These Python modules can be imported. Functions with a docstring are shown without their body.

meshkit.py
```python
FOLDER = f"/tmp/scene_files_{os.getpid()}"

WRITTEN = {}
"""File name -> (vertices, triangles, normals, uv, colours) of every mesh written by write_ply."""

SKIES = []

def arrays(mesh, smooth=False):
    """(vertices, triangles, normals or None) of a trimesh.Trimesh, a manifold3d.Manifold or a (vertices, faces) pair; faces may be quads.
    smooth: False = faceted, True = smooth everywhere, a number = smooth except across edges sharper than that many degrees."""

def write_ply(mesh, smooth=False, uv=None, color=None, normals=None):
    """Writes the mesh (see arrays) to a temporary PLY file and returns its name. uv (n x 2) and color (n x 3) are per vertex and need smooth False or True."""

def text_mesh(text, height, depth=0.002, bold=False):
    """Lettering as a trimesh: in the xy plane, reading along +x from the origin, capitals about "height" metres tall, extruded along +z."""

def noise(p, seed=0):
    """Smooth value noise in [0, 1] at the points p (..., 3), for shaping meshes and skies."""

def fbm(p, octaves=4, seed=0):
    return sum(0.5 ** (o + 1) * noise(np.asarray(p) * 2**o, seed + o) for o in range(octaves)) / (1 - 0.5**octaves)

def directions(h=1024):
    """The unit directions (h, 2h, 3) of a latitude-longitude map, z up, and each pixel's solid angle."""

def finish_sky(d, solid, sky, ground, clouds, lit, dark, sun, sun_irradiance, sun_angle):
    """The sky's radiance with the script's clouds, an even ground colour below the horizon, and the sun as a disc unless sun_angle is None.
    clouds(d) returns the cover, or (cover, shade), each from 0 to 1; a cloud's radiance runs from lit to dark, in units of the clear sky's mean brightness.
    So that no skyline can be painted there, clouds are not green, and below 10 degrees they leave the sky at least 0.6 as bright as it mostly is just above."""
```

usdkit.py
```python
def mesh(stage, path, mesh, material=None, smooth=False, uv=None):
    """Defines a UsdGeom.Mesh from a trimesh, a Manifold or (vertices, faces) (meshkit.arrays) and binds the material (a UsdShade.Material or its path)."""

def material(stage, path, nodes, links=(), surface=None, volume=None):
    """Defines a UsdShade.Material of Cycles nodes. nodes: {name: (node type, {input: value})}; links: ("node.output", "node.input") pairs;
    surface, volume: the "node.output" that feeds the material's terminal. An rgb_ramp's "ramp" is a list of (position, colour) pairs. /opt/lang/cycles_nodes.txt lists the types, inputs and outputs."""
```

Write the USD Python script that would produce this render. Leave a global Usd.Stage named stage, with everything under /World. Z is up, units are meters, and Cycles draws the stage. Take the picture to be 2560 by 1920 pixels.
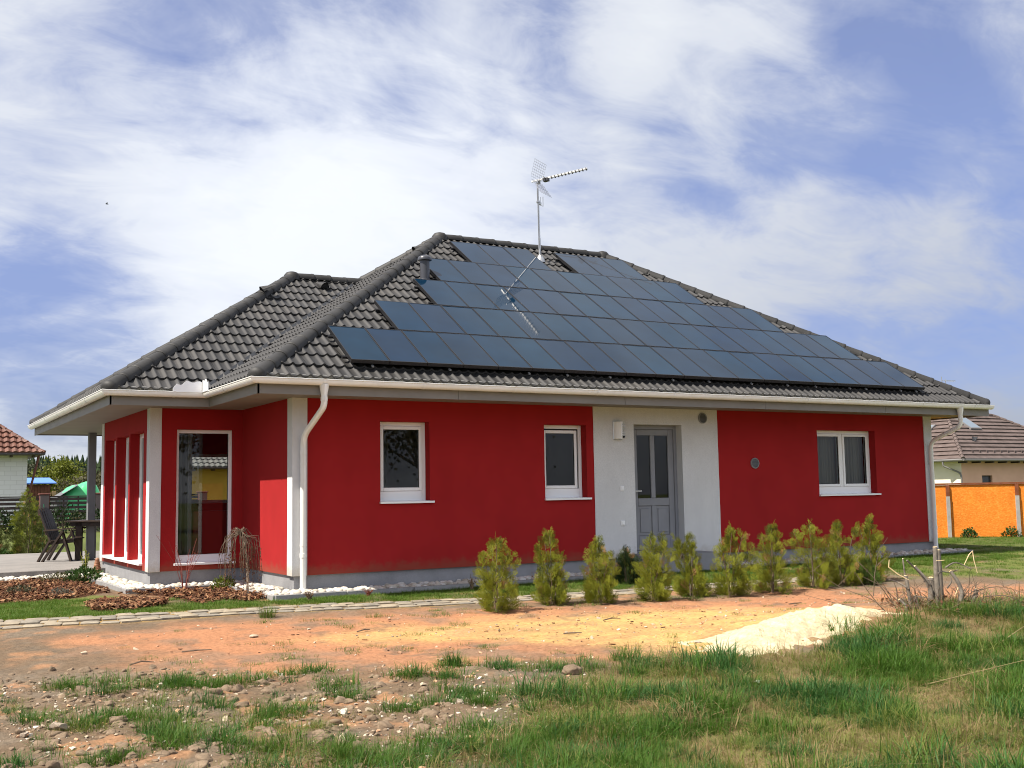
import math, random
import numpy as np, trimesh, usdkit, meshkit
from pxr import Usd, UsdGeom, UsdLux, UsdShade, Gf, Sdf, Vt

stage = Usd.Stage.CreateInMemory()
UsdGeom.Xform.Define(stage, '/World')
UsdGeom.Scope.Define(stage, '/World/Looks')

# ------------------------------------------------------------------ camera
YAW, PITCH, ROLL = 0.52803, 0.09888, -0.01704
EYE = np.array([-5.105, -14.866, 1.089])
FWD = np.array([math.sin(YAW) * math.cos(PITCH), math.cos(YAW) * math.cos(PITCH), math.sin(PITCH)])
_r = np.array([math.cos(YAW), -math.sin(YAW), 0.0])
_u = np.cross(_r, FWD)
RIGHT = _r * math.cos(ROLL) + _u * math.sin(ROLL)
UP = -_r * math.sin(ROLL) + _u * math.cos(ROLL)
camera = UsdGeom.Camera.Define(stage, '/World/camera')
camera.AddTransformOp().Set(Gf.Matrix4d(*RIGHT, 0, *UP, 0, *(-FWD), 0, *EYE, 1))
camera.CreateHorizontalApertureAttr(36.0)
camera.CreateFocalLengthAttr(36.0 * 2753.66 / 2560)
camera.CreateExposureAttr(1.02)

# ------------------------------------------------------------------ sky and sun
SUN = np.array([-1.0, 0.03, 1.49]); SUN /= np.linalg.norm(SUN)
SUN_EL, SUN_ROT = math.asin(SUN[2]), math.atan2(SUN[0], SUN[1])
def _unit(v): v = np.array(v, float); return tuple(float(q) for q in v / np.linalg.norm(v))
# cloud banks (+) and blue openings (-): direction, angular radius, weight
BLOBS = [((0.354, 0.905, 0.237), 0.26, 0.17),
         ((0.189, 0.942, 0.276), 0.45, 0.07),
         ((0.498, 0.775, 0.39), 0.1, -0.16),
         ((0.629, 0.712, 0.313), 0.1, -0.2),
         ((0.709, 0.627, 0.321), 0.13, -0.17),
         ((0.421, 0.847, 0.325), 0.08, -0.16),
         ((0.137, 0.982, 0.131), 0.12, -0.24),
         ((0.762, 0.628, 0.161), 0.2, -0.13),
         ((0.641, 0.682, 0.352), 0.08, 0.12),
         ((0.547, 0.737, 0.396), 0.07, 0.14),
         ((0.734, 0.632, 0.249), 0.12, 0.12),
         ((0.63, 0.745, 0.221), 0.16, 0.12),
         ((0.285, 0.866, 0.41), 0.17, -0.26),
         ((0.164, 0.907, 0.387), 0.1, -0.06),
         ((0.772, 0.546, 0.325), 0.16, -0.04)]
_n = {
    "tc": ("texture_coordinate", {}),
    "sky": ("sky_texture", dict(sky_type="single_scattering", sun_disc=False, sun_elevation=SUN_EL, sun_rotation=SUN_ROT, air_density=1.0, aerosol_density=1.0, ozone_density=3.0)),
    # direction -> flat cloud layer (x/(z+k), y/(z+k))
    "xyz": ("separate_xyz", {}), "zk": ("math", dict(math_type="add", value2=0.34)), "zc": ("math", dict(math_type="maximum", value2=0.06)),
    "px": ("math", dict(math_type="divide")), "py": ("math", dict(math_type="divide")), "flat": ("combine_xyz", dict(z=0.0)),
    "mapA": ("mapping", dict(mapping_type="point", rotation=(0, 0, 0.75), scale=(1.0, 1.25, 1), location=(9.4, 2.9, 1.3))),
    "big": ("noise_texture", dict(scale=2.6, detail=9, roughness=0.58, distortion=0.45)),
    "mapB": ("mapping", dict(mapping_type="point", rotation=(0, 0, 0.9), scale=(1.0, 1.7, 1), location=(7.3, 2.2, 0.9))),
    "fine": ("noise_texture", dict(scale=6.5, detail=10, roughness=0.62, distortion=0.7)),
    "s1": ("math", dict(math_type="multiply_add", value2=0.72, value3=0.005)), "s2": ("math", dict(math_type="multiply_add", value2=0.34)),
    "cover": ("rgb_ramp", {"ramp": [(0.0, (0.02,) * 3), (0.32, (0.07,) * 3), (0.42, (0.24,) * 3), (0.51, (0.56,) * 3), (0.61, (0.84,) * 3), (0.76, (0.97,) * 3), (1.0, (1.0,) * 3)]}),
    # clouds near the sun are brighter
    "sund": ("vector_math", dict(math_type="dot_product", vector2=tuple(float(v) for v in SUN))),
    "glow": ("map_range", dict(range_type="smoothstep", from_min=-0.75, from_max=0.05, to_min=0.0, to_max=1.0, clamp=True)),
    "ccol": ("mix", dict(mix_type="mix", color1=(2.4, 2.7, 3.4), color2=(9.9, 10.3, 10.9))),
    "lift": ("map_range", dict(range_type="linear", from_min=0.0, from_max=0.20, to_min=1.0, to_max=1.16, clamp=True)), "ccol3": ("vector_math", dict(math_type="scale")), "blue": ("mix", dict(mix_type="multiply", fac=1.0, color2=(2.05, 1.70, 1.88))),
    "even": ("rgb_ramp", {"ramp": [(0.0, (.46, .58, .80)), (0.12, (.56, .63, .78)), (0.30, (.88, .90, .94)), (0.45, (1, 1, 1)), (1.0, (1, 1, 1))]}), "blue2": ("mix", dict(mix_type="multiply", fac=1.0)),
    "mixc": ("mix", dict(mix_type="mix")),
    "bg": ("background_shader", dict(strength=0.0425)),
}
_l = [("tc.generated", "xyz.vector"), ("xyz.z", "zk.value1"), ("zk.value", "zc.value1"),
      ("xyz.x", "px.value1"), ("zc.value", "px.value2"), ("xyz.y", "py.value1"), ("zc.value", "py.value2"), ("px.value", "flat.x"), ("py.value", "flat.y"),
      ("flat.vector", "mapA.vector"), ("mapA.vector", "big.vector"), ("flat.vector", "mapB.vector"), ("mapB.vector", "fine.vector"),
      ("big.fac", "s1.value1"), ("fine.fac", "s2.value1"), ("s1.value", "s2.value3")]
_last = "s2.value"
for _k, (_d, _rad, _w) in enumerate(BLOBS):
    _n[f"d{_k}"] = ("vector_math", dict(math_type="dot_product", vector2=_unit(_d)))
    _n[f"r{_k}"] = ("map_range", dict(range_type="smoothstep", from_min=math.cos(_rad), from_max=1.0, to_min=0.0, to_max=_w, clamp=False))
    _n[f"a{_k}"] = ("math", dict(math_type="add"))
    _l += [("tc.generated", f"d{_k}.vector1"), (f"d{_k}.value", f"r{_k}.value"), (f"r{_k}.result", f"a{_k}.value1"), (_last, f"a{_k}.value2")]
    _last = f"a{_k}.value"
_l += [(_last, "cover.fac"), ("tc.generated", "sund.vector1"), ("sund.value", "glow.value"), ("glow.result", "ccol.fac"),
       ("sky.color", "blue.color1"), ("xyz.z", "even.fac"), ("blue.color", "blue2.color1"), ("even.color", "blue2.color2"), ("blue2.color", "mixc.color1"), ("ccol.color", "ccol3.vector1"), ("r0.result", "lift.value"), ("lift.result", "ccol3.scale"), ("ccol3.vector", "mixc.color2"), ("cover.color", "mixc.fac"), ("mixc.color", "bg.color")]
sky_mat = usdkit.material(stage, '/World/Looks/sky_air', _n, _l, surface="bg.background")
sky = UsdLux.DomeLight.Define(stage, '/World/sky')
UsdShade.MaterialBindingAPI.Apply(sky.GetPrim()).Bind(sky_mat)
sky.GetPrim().SetCustomDataByKey('kind', 'structure')
sun = UsdLux.DistantLight.Define(stage, '/World/sun')
sun.CreateIntensityAttr(1.25); sun.CreateAngleAttr(0.5); sun.CreateNormalizeAttr(True); sun.CreateColorAttr(Gf.Vec3f(1.0, 0.93, 0.83))
_z = SUN; _x = np.cross([0, 0, 1], _z); _x /= np.linalg.norm(_x); _y = np.cross(_z, _x)
sun.AddTransformOp().Set(Gf.Matrix4d(*_x, 0, *_y, 0, *_z, 0, 0, 0, 30, 1))

# ------------------------------------------------------------------ helpers
rng = np.random.default_rng(11)
USED = {}

def path_for(name, parent='/World'):
    n = USED.get((parent, name), 0)
    USED[(parent, name)] = n + 1
    return f"{parent}/{name}" + (f"_{n:03d}" if n else "")

def tag(prim, label=None, cat=None, group=None, kind=None):
    for k, v in (('label', label), ('category', cat), ('group', group), ('kind', kind)):
        if v: prim.SetCustomDataByKey(k, v)
    return prim

def thing(name, label, cat, loc=(0, 0, 0), rz=0.0, group=None, kind=None):
    p = path_for(name)
    x = UsdGeom.Xform.Define(stage, p)
    x.AddTranslateOp().Set(Gf.Vec3d(*map(float, loc)))
    if rz: x.AddRotateZOp().Set(math.degrees(rz))
    tag(x.GetPrim(), label, cat, group, kind)
    return p

def part_group(name, parent):
    p = path_for(name, parent)
    UsdGeom.Xform.Define(stage, p)
    return p

def obj(name, mesh, mat, parent='/World', smooth=False, label=None, cat=None, group=None, kind=None):
    p = path_for(name, parent)
    if isinstance(mesh, MB): mesh = mesh.vf()
    m = usdkit.mesh(stage, p, mesh, mat, smooth)
    tag(m.GetPrim(), label, cat, group, kind)
    return p

class MB:
    "collects simple shapes into one mesh"
    def __init__(s): s.v, s.f, s.n = [], [], 0
    def add(s, v, f):
        v = np.asarray(v, float).reshape(-1, 3); f = np.asarray(f, int)
        if f.shape[1] == 4: f = np.vstack([f[:, [0, 1, 2]], f[:, [0, 2, 3]]])
        s.v.append(v); s.f.append(f + s.n); s.n += len(v); return s
    def mesh(s, m): return s.add(m.vertices, m.faces)
    def quad(s, a, b, c, d): return s.add([a, b, c, d], [[0, 1, 2, 3]])
    def box(s, x0, x1, y0, y1, z0, z1):
        v = [(x, y, z) for x in (x0, x1) for y in (y0, y1) for z in (z0, z1)]
        return s.add(v, [[0, 1, 3, 2], [4, 6, 7, 5], [0, 4, 5, 1], [2, 3, 7, 6], [0, 2, 6, 4], [1, 5, 7, 3]])
    def cbox(s, x0, x1, y0, y1, z0, z1, b=0.006):
        "box with chamfered edges"
        lo, hi = np.array([x0, y0, z0]), np.array([x1, y1, z1]); b = min(b, (hi - lo).min() * .45)
        pts = []
        for sx in (0, 1):
            for sy in (0, 1):
                for sz in (0, 1):
                    c = np.where([sx, sy, sz], hi, lo); i = np.where([sx, sy, sz], -b, b)
                    for k in range(3):
                        q = c + i; q[k] = c[k]; pts.append(q)
        h = trimesh.convex.convex_hull(np.array(pts)); return s.mesh(h)
    def obox(s, c, ax, half):
        c = np.asarray(c, float); A = np.asarray(ax, float) * np.asarray(half, float)[:, None]
        v = [c + i * A[0] + j * A[1] + k * A[2] for i in (-1, 1) for j in (-1, 1) for k in (-1, 1)]
        f = [[0, 1, 3, 2], [4, 6, 7, 5], [0, 4, 5, 1], [2, 3, 7, 6], [0, 2, 6, 4], [1, 5, 7, 3]]
        if np.linalg.det(A) < 0: f = [q[::-1] for q in f]
        return s.add(v, f)
    def bar(s, a, b, w, h, up=(0, 0, 1)):
        "rectangular bar from a to b"
        a, b = np.asarray(a, float), np.asarray(b, float); d = b - a; L = np.linalg.norm(d); d /= L
        x = np.cross(np.asarray(up, float), d)
        if np.linalg.norm(x) < 1e-6: x = np.cross([1, 0, 0], d)
        x /= np.linalg.norm(x); y = np.cross(d, x)
        return s.obox((a + b) / 2, [d, x, y], [L / 2, w / 2, h / 2])
    def tube(s, pts, rad, sides=8, cap=True):
        p = np.asarray(pts, float); n = len(p); r = np.broadcast_to(np.asarray(rad, float), (n,))
        t = np.gradient(p, axis=0); t /= np.linalg.norm(t, axis=1, keepdims=True) + 1e-12
        a = np.cross(t[0], [0, 0, 1.0])
        if np.linalg.norm(a) < 0.1: a = np.cross(t[0], [1.0, 0, 0])
        vs = []
        ang = np.arange(sides) * 2 * np.pi / sides
        for i in range(n):
            a = a - t[i] * (a @ t[i]); a /= np.linalg.norm(a) + 1e-12; b = np.cross(t[i], a)
            vs.append(p[i] + r[i] * (np.cos(ang)[:, None] * a + np.sin(ang)[:, None] * b))
        v = np.vstack(vs); f = []
        for i in range(n - 1):
            for j in range(sides):
                k = (j + 1) % sides
                f.append([i * sides + j, i * sides + k, (i + 1) * sides + k, (i + 1) * sides + j])
        s.add(v, f)
        if cap and sides > 2:
            s.add(vs[0], [[0, i + 1, i] for i in range(1, sides - 1)]); s.add(vs[-1], [[0, i, i + 1] for i in range(1, sides - 1)])
        return s
    def revolve(s, c, prof, sides=20, axis=(0, 0, 1)):
        "profile (r, h) turned around axis through c"
        ax = np.asarray(axis, float); ax /= np.linalg.norm(ax)
        a = np.cross(ax, [0, 0, 1.0] if abs(ax[2]) < .9 else [1.0, 0, 0]); a /= np.linalg.norm(a); b = np.cross(ax, a)
        ang = np.arange(sides) * 2 * np.pi / sides
        v = np.vstack([np.asarray(c) + h * ax + r * (np.cos(ang)[:, None] * a + np.sin(ang)[:, None] * b) for r, h in prof]); f = []
        for i in range(len(prof) - 1):
            for j in range(sides):
                k = (j + 1) % sides; f.append([i * sides + j, i * sides + k, (i + 1) * sides + k, (i + 1) * sides + j])
        return s.add(v, f)
    def vf(s):
        return (np.vstack(s.v), np.vstack(s.f))

MATS = {}
def mat(name, nodes, links, surface="p.BSDF"):
    MATS[name] = usdkit.material(stage, '/World/Looks/' + name, nodes, links, surface=surface)
    return MATS[name]

def plain(name, c, rough=0.6, spec=0.4, metal=0.0, **kw):
    return mat(name, {"p": ("principled_bsdf", dict(base_color=c, roughness=rough, specular_ior_level=spec, metallic=metal, **kw))}, [])

def noisy(name, c1, c2, scale=3.0, rough=0.8, spec=0.3, detail=5, bump=0.0, bscale=40.0, bdist=0.01, lo=0.35, hi=0.65, coord="geometry", metal=0.0, fine=0.0, fscale=60.0):
    src = "g.position" if coord == "geometry" else "g." + coord
    nodes = {"g": ("geometry" if coord == "geometry" else "texture_coordinate", {}),
             "n": ("noise_texture", dict(scale=scale, detail=detail, roughness=0.6)),
             "r": ("rgb_ramp", {"ramp": [(0, c1), (lo, c1), (hi, c2), (1, c2)]}),
             "p": ("principled_bsdf", dict(roughness=rough, specular_ior_level=spec, metallic=metal))}
    links = [(src, "n.vector"), ("n.fac", "r.fac")]
    out = "r.color"
    if fine:
        nodes["n2"] = ("noise_texture", dict(scale=fscale, detail=3, roughness=0.6))
        nodes["r2"] = ("rgb_ramp", {"ramp": [(0.3, (1 - fine,) * 3), (0.7, (1 + fine,) * 3)]})
        nodes["m"] = ("mix", dict(mix_type="multiply", fac=1.0))
        links += [(src, "n2.vector"), ("n2.fac", "r2.fac"), (out, "m.color1"), ("r2.color", "m.color2")]; out = "m.color"
    links.append((out, "p.base_color"))
    if bump:
        nodes["bn"] = ("noise_texture", dict(scale=bscale, detail=4, roughness=0.6))
        nodes["b"] = ("bump", dict(strength=bump, distance=bdist))
        links += [(src, "bn.vector"), ("bn.fac", "b.height"), ("b.normal", "p.normal")]
    return mat(name, nodes, links)

def leafy(name, cols, trans=0.35, rough=0.6, coord_scale=0.0):
    "leaf material: colour varies from leaf to leaf, some light passes through"
    nodes = {"g": ("geometry", {}), "r": ("rgb_ramp", {"ramp": cols, "interpolate": True}),
             "p": ("principled_bsdf", dict(roughness=rough, specular_ior_level=0.25)),
             "t": ("translucent_bsdf", {}), "x": ("mix_closure", dict(fac=trans))}
    return mat(name, nodes, [("g.random_per_island", "r.fac"), ("r.color", "p.base_color"), ("r.color", "t.color"), ("p.BSDF", "x.closure1"), ("t.BSDF", "x.closure2")], surface="x.closure")

def glass(name, tint=(0.9, 0.93, 0.92), ior=1.5):
    return mat(name, {"f": ("fresnel", dict(IOR=ior)), "t": ("transparent_bsdf", dict(color=tint)), "g": ("glossy_bsdf", dict(color=(0.9, 0.9, 0.9), roughness=0.01)), "x": ("mix_closure", {})},
               [("f.fac", "x.fac"), ("t.BSDF", "x.closure1"), ("g.BSDF", "x.closure2")], surface="x.closure")

def instancer(name, protos, pos, yaw, scale, index=None, tilt=None, label=None, cat=None, kind='stuff', parent='/World'):
    p = path_for(name, parent)
    pi = UsdGeom.PointInstancer.Define(stage, p)
    targets = []
    for k, (m, ma, sm) in enumerate(protos):
        q = f"{p}/sprig_{k:03d}" if k else f"{p}/sprig"
        usdkit.mesh(stage, q, m.vf() if isinstance(m, MB) else m, ma, sm); targets.append(Sdf.Path(q))
    n = len(pos)
    pi.CreatePrototypesRel().SetTargets(targets)
    pi.CreatePositionsAttr(Vt.Vec3fArray.FromNumpy(np.asarray(pos, np.float32)))
    idx = np.asarray(index if index is not None else rng.integers(0, len(protos), n), np.int32)
    pi.CreateProtoIndicesAttr(Vt.IntArray.FromNumpy(idx))
    sc = np.asarray(scale, np.float32); sc = np.repeat(sc[:, None], 3, 1) if sc.ndim == 1 else sc
    pi.CreateScalesAttr(Vt.Vec3fArray.FromNumpy(np.ascontiguousarray(sc)))
    yaw = np.asarray(yaw); hz = yaw / 2
    if tilt is None: tx = ty = np.zeros(n)
    else: tx, ty = np.asarray(tilt).T / 2
    # yaw then tilt: q = q_tilt * q_yaw
    cx, sx, cy, sy, cz, sz = np.cos(tx), np.sin(tx), np.cos(ty), np.sin(ty), np.cos(hz), np.sin(hz)
    tw, tx_, ty_, tz_ = cx * cy, sx * cy, cx * sy, sx * sy
    w = tw * cz - tz_ * sz; x = tx_ * cz + ty_ * sz; y = ty_ * cz - tx_ * sz; zq = tz_ * cz + tw * sz
    pi.CreateOrientationsAttr(Vt.QuathArray([Gf.Quath(float(a), float(b), float(c), float(d)) for a, b, c, d in zip(w, x, y, zq)]))
    tag(pi.GetPrim(), label, cat, None, kind)
    return p

def in_poly(poly, x, y):
    x, y = np.asarray(x, float), np.asarray(y, float); inside = np.zeros(x.shape, bool); n = len(poly)
    for i in range(n):
        (x0, y0), (x1, y1) = poly[i], poly[(i + 1) % n]
        c = ((y0 > y) != (y1 > y)) & (x < (x1 - x0) * (y - y0) / (y1 - y0 + 1e-12) + x0); inside ^= c
    return inside

def poly_dist(poly, x, y):
    "signed distance, positive inside"
    x, y = np.asarray(x, float), np.asarray(y, float); d = np.full(x.shape, 1e9); n = len(poly)
    for i in range(n):
        (x0, y0), (x1, y1) = poly[i], poly[(i + 1) % n]; dx, dy = x1 - x0, y1 - y0
        t = np.clip(((x - x0) * dx + (y - y0) * dy) / (dx * dx + dy * dy + 1e-12), 0, 1)
        d = np.minimum(d, np.hypot(x - x0 - t * dx, y - y0 - t * dy))
    return np.where(in_poly(poly, x, y), d, -d)

def scatter(poly, n, seed=0):
    r = np.random.default_rng(seed); P = np.array(poly); lo, hi = P.min(0), P.max(0); out = np.zeros((0, 2))
    while len(out) < n:
        q = r.uniform(lo, hi, (n * 2, 2)); out = np.vstack([out, q[in_poly(poly, q[:, 0], q[:, 1])]])
    return out[:n]
# ------------------------------------------------------------------ ground heights and zones
MEADOW = [(-2.0, -9.51), (-1.19, -8.13), (-0.68, -7.57), (0.18, -7.05), (0.9, -6.75), (1.41, -7.23), (2.18, -7.43), (2.9, -7.13), (3.57, -7.02), (4.3, -7.0), (5.09, -6.7), (6.4, -6.6), (7.6, -7.2), (6.5, -9.4), (4.3, -11.2), (0.48, -12.17), (-2.4, -11.0)]
SAND = [(-1.14, -3.7), (0.05, -3.46), (1.4, -3.34), (2.75, -3.56), (4.18, -4.03), (5.0, -5.2), (4.18, -6.23), (3.22, -7.18), (1.64, -6.97), (1.17, -6.14), (0.78, -4.86), (-0.32, -4.29)]
ORANGE = [(-3.33, -2.42), (-1.77, -1.96), (0.62, -2.22), (2.05, -2.7), (4.15, -3.28), (6.82, -3.33), (11, -4.6), (13.0, -7.4), (5.61, -7.9), (3.77, -6.95), (1.12, -7.04), (0.33, -6.32), (-0.21, -5.8), (-1.45, -5.96), (-2.36, -5.56), (-2.74, -4.32)]
LAWNL = [(-5.2, 5.5), (-3.67, 5.03), (-2.76, 2.86), (-1.95, 1.76), (-1.22, -0.0), (-0.38, -0.48), (13.8, -0.48), (13.8, -1.3), (8.66, -1.95), (5.4, -1.85), (2.41, -1.62), (0.48, -1.28), (-1.03, -1.01), (-2.47, -0.96), (-4.07, -0.68), (-6, -0.6), (-7, 3)]
LAWNR = [(8.6, -2.0), (9.2, -1.0), (13.4, -0.48), (14.0, 0.2), (14.2, 12), (30, 12), (30, -9), (14.0, -6.2), (11.2, -4.0), (9.7, -3.0)]
BED = [(-5.0, 9.0), (-3.24, 8.0), (-2.25, 6.2), (-2.0, 5.5), (-1.95, 2.3), (-1.8, 1.95), (-0.42, 1.9), (-0.38, 0.2), (-0.42, -0.2), (-0.95, -0.01), (-1.36, -0.44), (-1.48, 1.25), (-2.04, 2.44), (-2.67, 1.6), (-3.54, 1.48), (-4.4, 2.51), (-6, 6)]
PATCH = [(-2.64, 0.33), (-2.33, 1.0), (-1.94, 0.92), (-1.62, 0.18), (-1.79, -0.24), (-2.24, -0.56), (-2.66, -0.38)]
PATH_BACK = [(-7.5, -0.60), (-3.74, -0.71), (-2.47, -0.93), (-1.04, -1.05), (0.98, -1.38), (2.65, -1.62), (4.92, -1.82), (8.0, -2.05)]
PATH_FRONT = [(-7.5, -1.30), (-3.81, -1.41), (-2.56, -1.5), (-1.17, -1.52), (0.81, -1.84), (2.44, -2.08), (4.66, -2.26), (8.0, -2.5)]
PATH = PATH_BACK + PATH_FRONT[::-1]
HEAP_C = (3.15, -6.45)

def sstep(a, b, x):
    t = np.clip((np.asarray(x, float) - a) / (b - a), 0, 1); return t * t * (3 - 2 * t)

def gbase(x, y):
    x = np.asarray(x, float); y = np.asarray(y, float)
    z = -.275 + .055 * sstep(1, 12, x) * sstep(-3.5, -1.5, y)
    z = z - .07 * sstep(-.7, -2.2, y)
    z = z - .08 * sstep(-2.2, -5, y) - .06 * sstep(-5, -10, y)
    z = z + .22 * np.exp(-((x - 5.2) / 2.6) ** 2 - ((y + 6.7) / 1.7) ** 2)
    return z

def nz(x, y, s, seed, oct=4):
    p = np.stack([np.asarray(x, float) * s + 50, np.asarray(y, float) * s + 50, np.zeros(np.shape(x)) + .5], -1)
    return meshkit.fbm(p, oct, seed)

def zones(x, y):
    "masks 0..1 of what covers the ground"
    w = (nz(x, y, 1.6, 3) - .5) * 1.3
    w2 = (nz(x, y, 5.0, 5) - .5) * .5
    m = {}
    m['orange'] = sstep(-.5, .5, poly_dist(ORANGE, x, y) + w + w2)
    m['sand'] = sstep(-.45, .55, poly_dist(SAND, x, y) + w * .9 + w2)
    m['meadow'] = sstep(-.35, .45, poly_dist(MEADOW, x, y) + w + w2)
    m['lawn'] = np.maximum(sstep(-.10, .12, poly_dist(LAWNL, x, y) + w * .25 + w2 * .3), sstep(-.4, .4, poly_dist(LAWNR, x, y) + w * 1.2 + w2))
    m['bed'] = np.maximum(sstep(-.06, .08, poly_dist(BED, x, y) + w2 * .3), sstep(-.08, .10, poly_dist(PATCH, x, y) + w2 * .4))
    m['lawn'] = m['lawn'] * (1 - m['bed'])
    m['path'] = sstep(-.06, .02, poly_dist(PATH, x, y))
    far = sstep(10.3, 11.5, y) + sstep(14.5, 16, x) * sstep(-4, -1, y) + sstep(-14, -22, y) + sstep(-9, -14, x) + sstep(20, 28, x)
    m['far'] = np.clip(far, 0, 1)
    m['rough'] = sstep(-4.6, -6.0, y + w * .8) * (1 - m['far'])
    return m

def gz(x, y, m=None):
    x = np.asarray(x, float); y = np.asarray(y, float)
    near = np.clip(1 - m['far'] if m else 1 - np.clip(sstep(10.3, 11.5, y) + sstep(14.5, 16, x) + sstep(-14, -22, y) + sstep(-9, -14, x), 0, 1), 0, 1)
    rough = sstep(-4.4, -6.2, y)
    flat = 1 - sstep(-.08, .02, poly_dist(PATH, x, y)) * .9
    b = (nz(x, y, .9, 21, 3) - .5) * (.05 + .05 * rough) * sstep(-.2, -1.4, y)
    b = b + (nz(x, y, 4.5, 22, 3) - .5) * (.014 + .075 * rough)
    b = b + (nz(x, y, 14, 23, 2) - .5) * (.008 + .030 * rough)
    return gbase(x, y) + b * near * flat

def axis_lines(segs):
    out = []
    for a, b, st in segs: out.append(np.arange(a, b, st))
    return np.concatenate(out)
def geo_lines(start, end, first, ratio):
    out, s, p = [], first, start
    sg = 1 if end > start else -1
    while (end - p) * sg > 0:
        p += sg * s; s *= ratio; out.append(p)
    return np.array(out)
xs = np.concatenate([geo_lines(-6.5, -900, .12, 1.22)[::-1], np.arange(-6.5, 9.5, .047), np.arange(9.5, 15, .12), geo_lines(15, 900, .2, 1.2)])
ys = np.concatenate([geo_lines(-11.6, -300, .15, 1.3)[::-1], np.arange(-11.6, -4.6, .042), np.arange(-4.6, 0, .06), np.arange(0, 9, .12), geo_lines(9, 1500, .15, 1.22)])
GX, GY = np.meshgrid(xs, ys)
gm = zones(GX, GY)
GZ = gz(GX, GY, gm)
# under the house and the terrace the ground stays below the floor
soil = np.array([.135, .094, .060]); orange = np.array([.325, .155, .080]); sandc = np.array([.43, .28, .105]); grassc = np.array([.105, .125, .030]); bark = np.array([.085, .038, .020]); field = np.array([.10, .122, .034]); strawc = np.array([.26, .19, .095]); greyc = np.array([.150, .120, .088])
col = np.broadcast_to(soil, GX.shape + (3,)).copy()
def lay(c, k):
    global col
    col = col * (1 - k[..., None]) + c * k[..., None]
lay(greyc, sstep(.45, .7, nz(GX, GY, 2.2, 31)) * .8)
lay(np.array([.33, .17, .085]), sstep(.56, .66, nz(GX, GY, 1.9, 41)) * .6)
lay(orange, gm['orange'] * (1 - .35 * gm['rough']))
lay(greyc, sstep(.52, .66, nz(GX, GY, 1.3, 32)) * .55 * gm['orange'] * (1 - gm['sand']))
lay(sandc, gm['sand'] * (.55 + .45 * sstep(.35, .6, nz(GX, GY, 3.0, 34))))
lay(greyc * .75, sstep(.56, .70, nz(GX, GY, 3.5, 33)) * .6 * (1 - gm['sand'] * .5))
lay(np.array([.40, .22, .11]), sstep(.55, .68, nz(GX, GY, 2.4, 38)) * .6 * gm['sand'])
lay(strawc * .5 + grassc * .35, gm['meadow'] * .85)
lay(grassc * .8, gm['meadow'] * sstep(.42, .62, nz(GX, GY, 1.1, 35)) * .7)
lay(grassc, gm['lawn'] * (.25 + .7 * sstep(.36, .52, nz(GX, GY, 1.7, 36))))
lay(bark, gm['bed'])
lay(sandc * .6, gm['path'])
lay(field, gm['far'])
lay(field * .75, gm['far'] * sstep(.4, .65, nz(GX, GY, .25, 37)))
ny, nx = GX.shape
ii = np.arange(ny * nx).reshape(ny, nx)
gf = np.stack([ii[:-1, :-1], ii[:-1, 1:], ii[1:, 1:], ii[1:, :-1]], -1).reshape(-1, 4)
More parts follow.
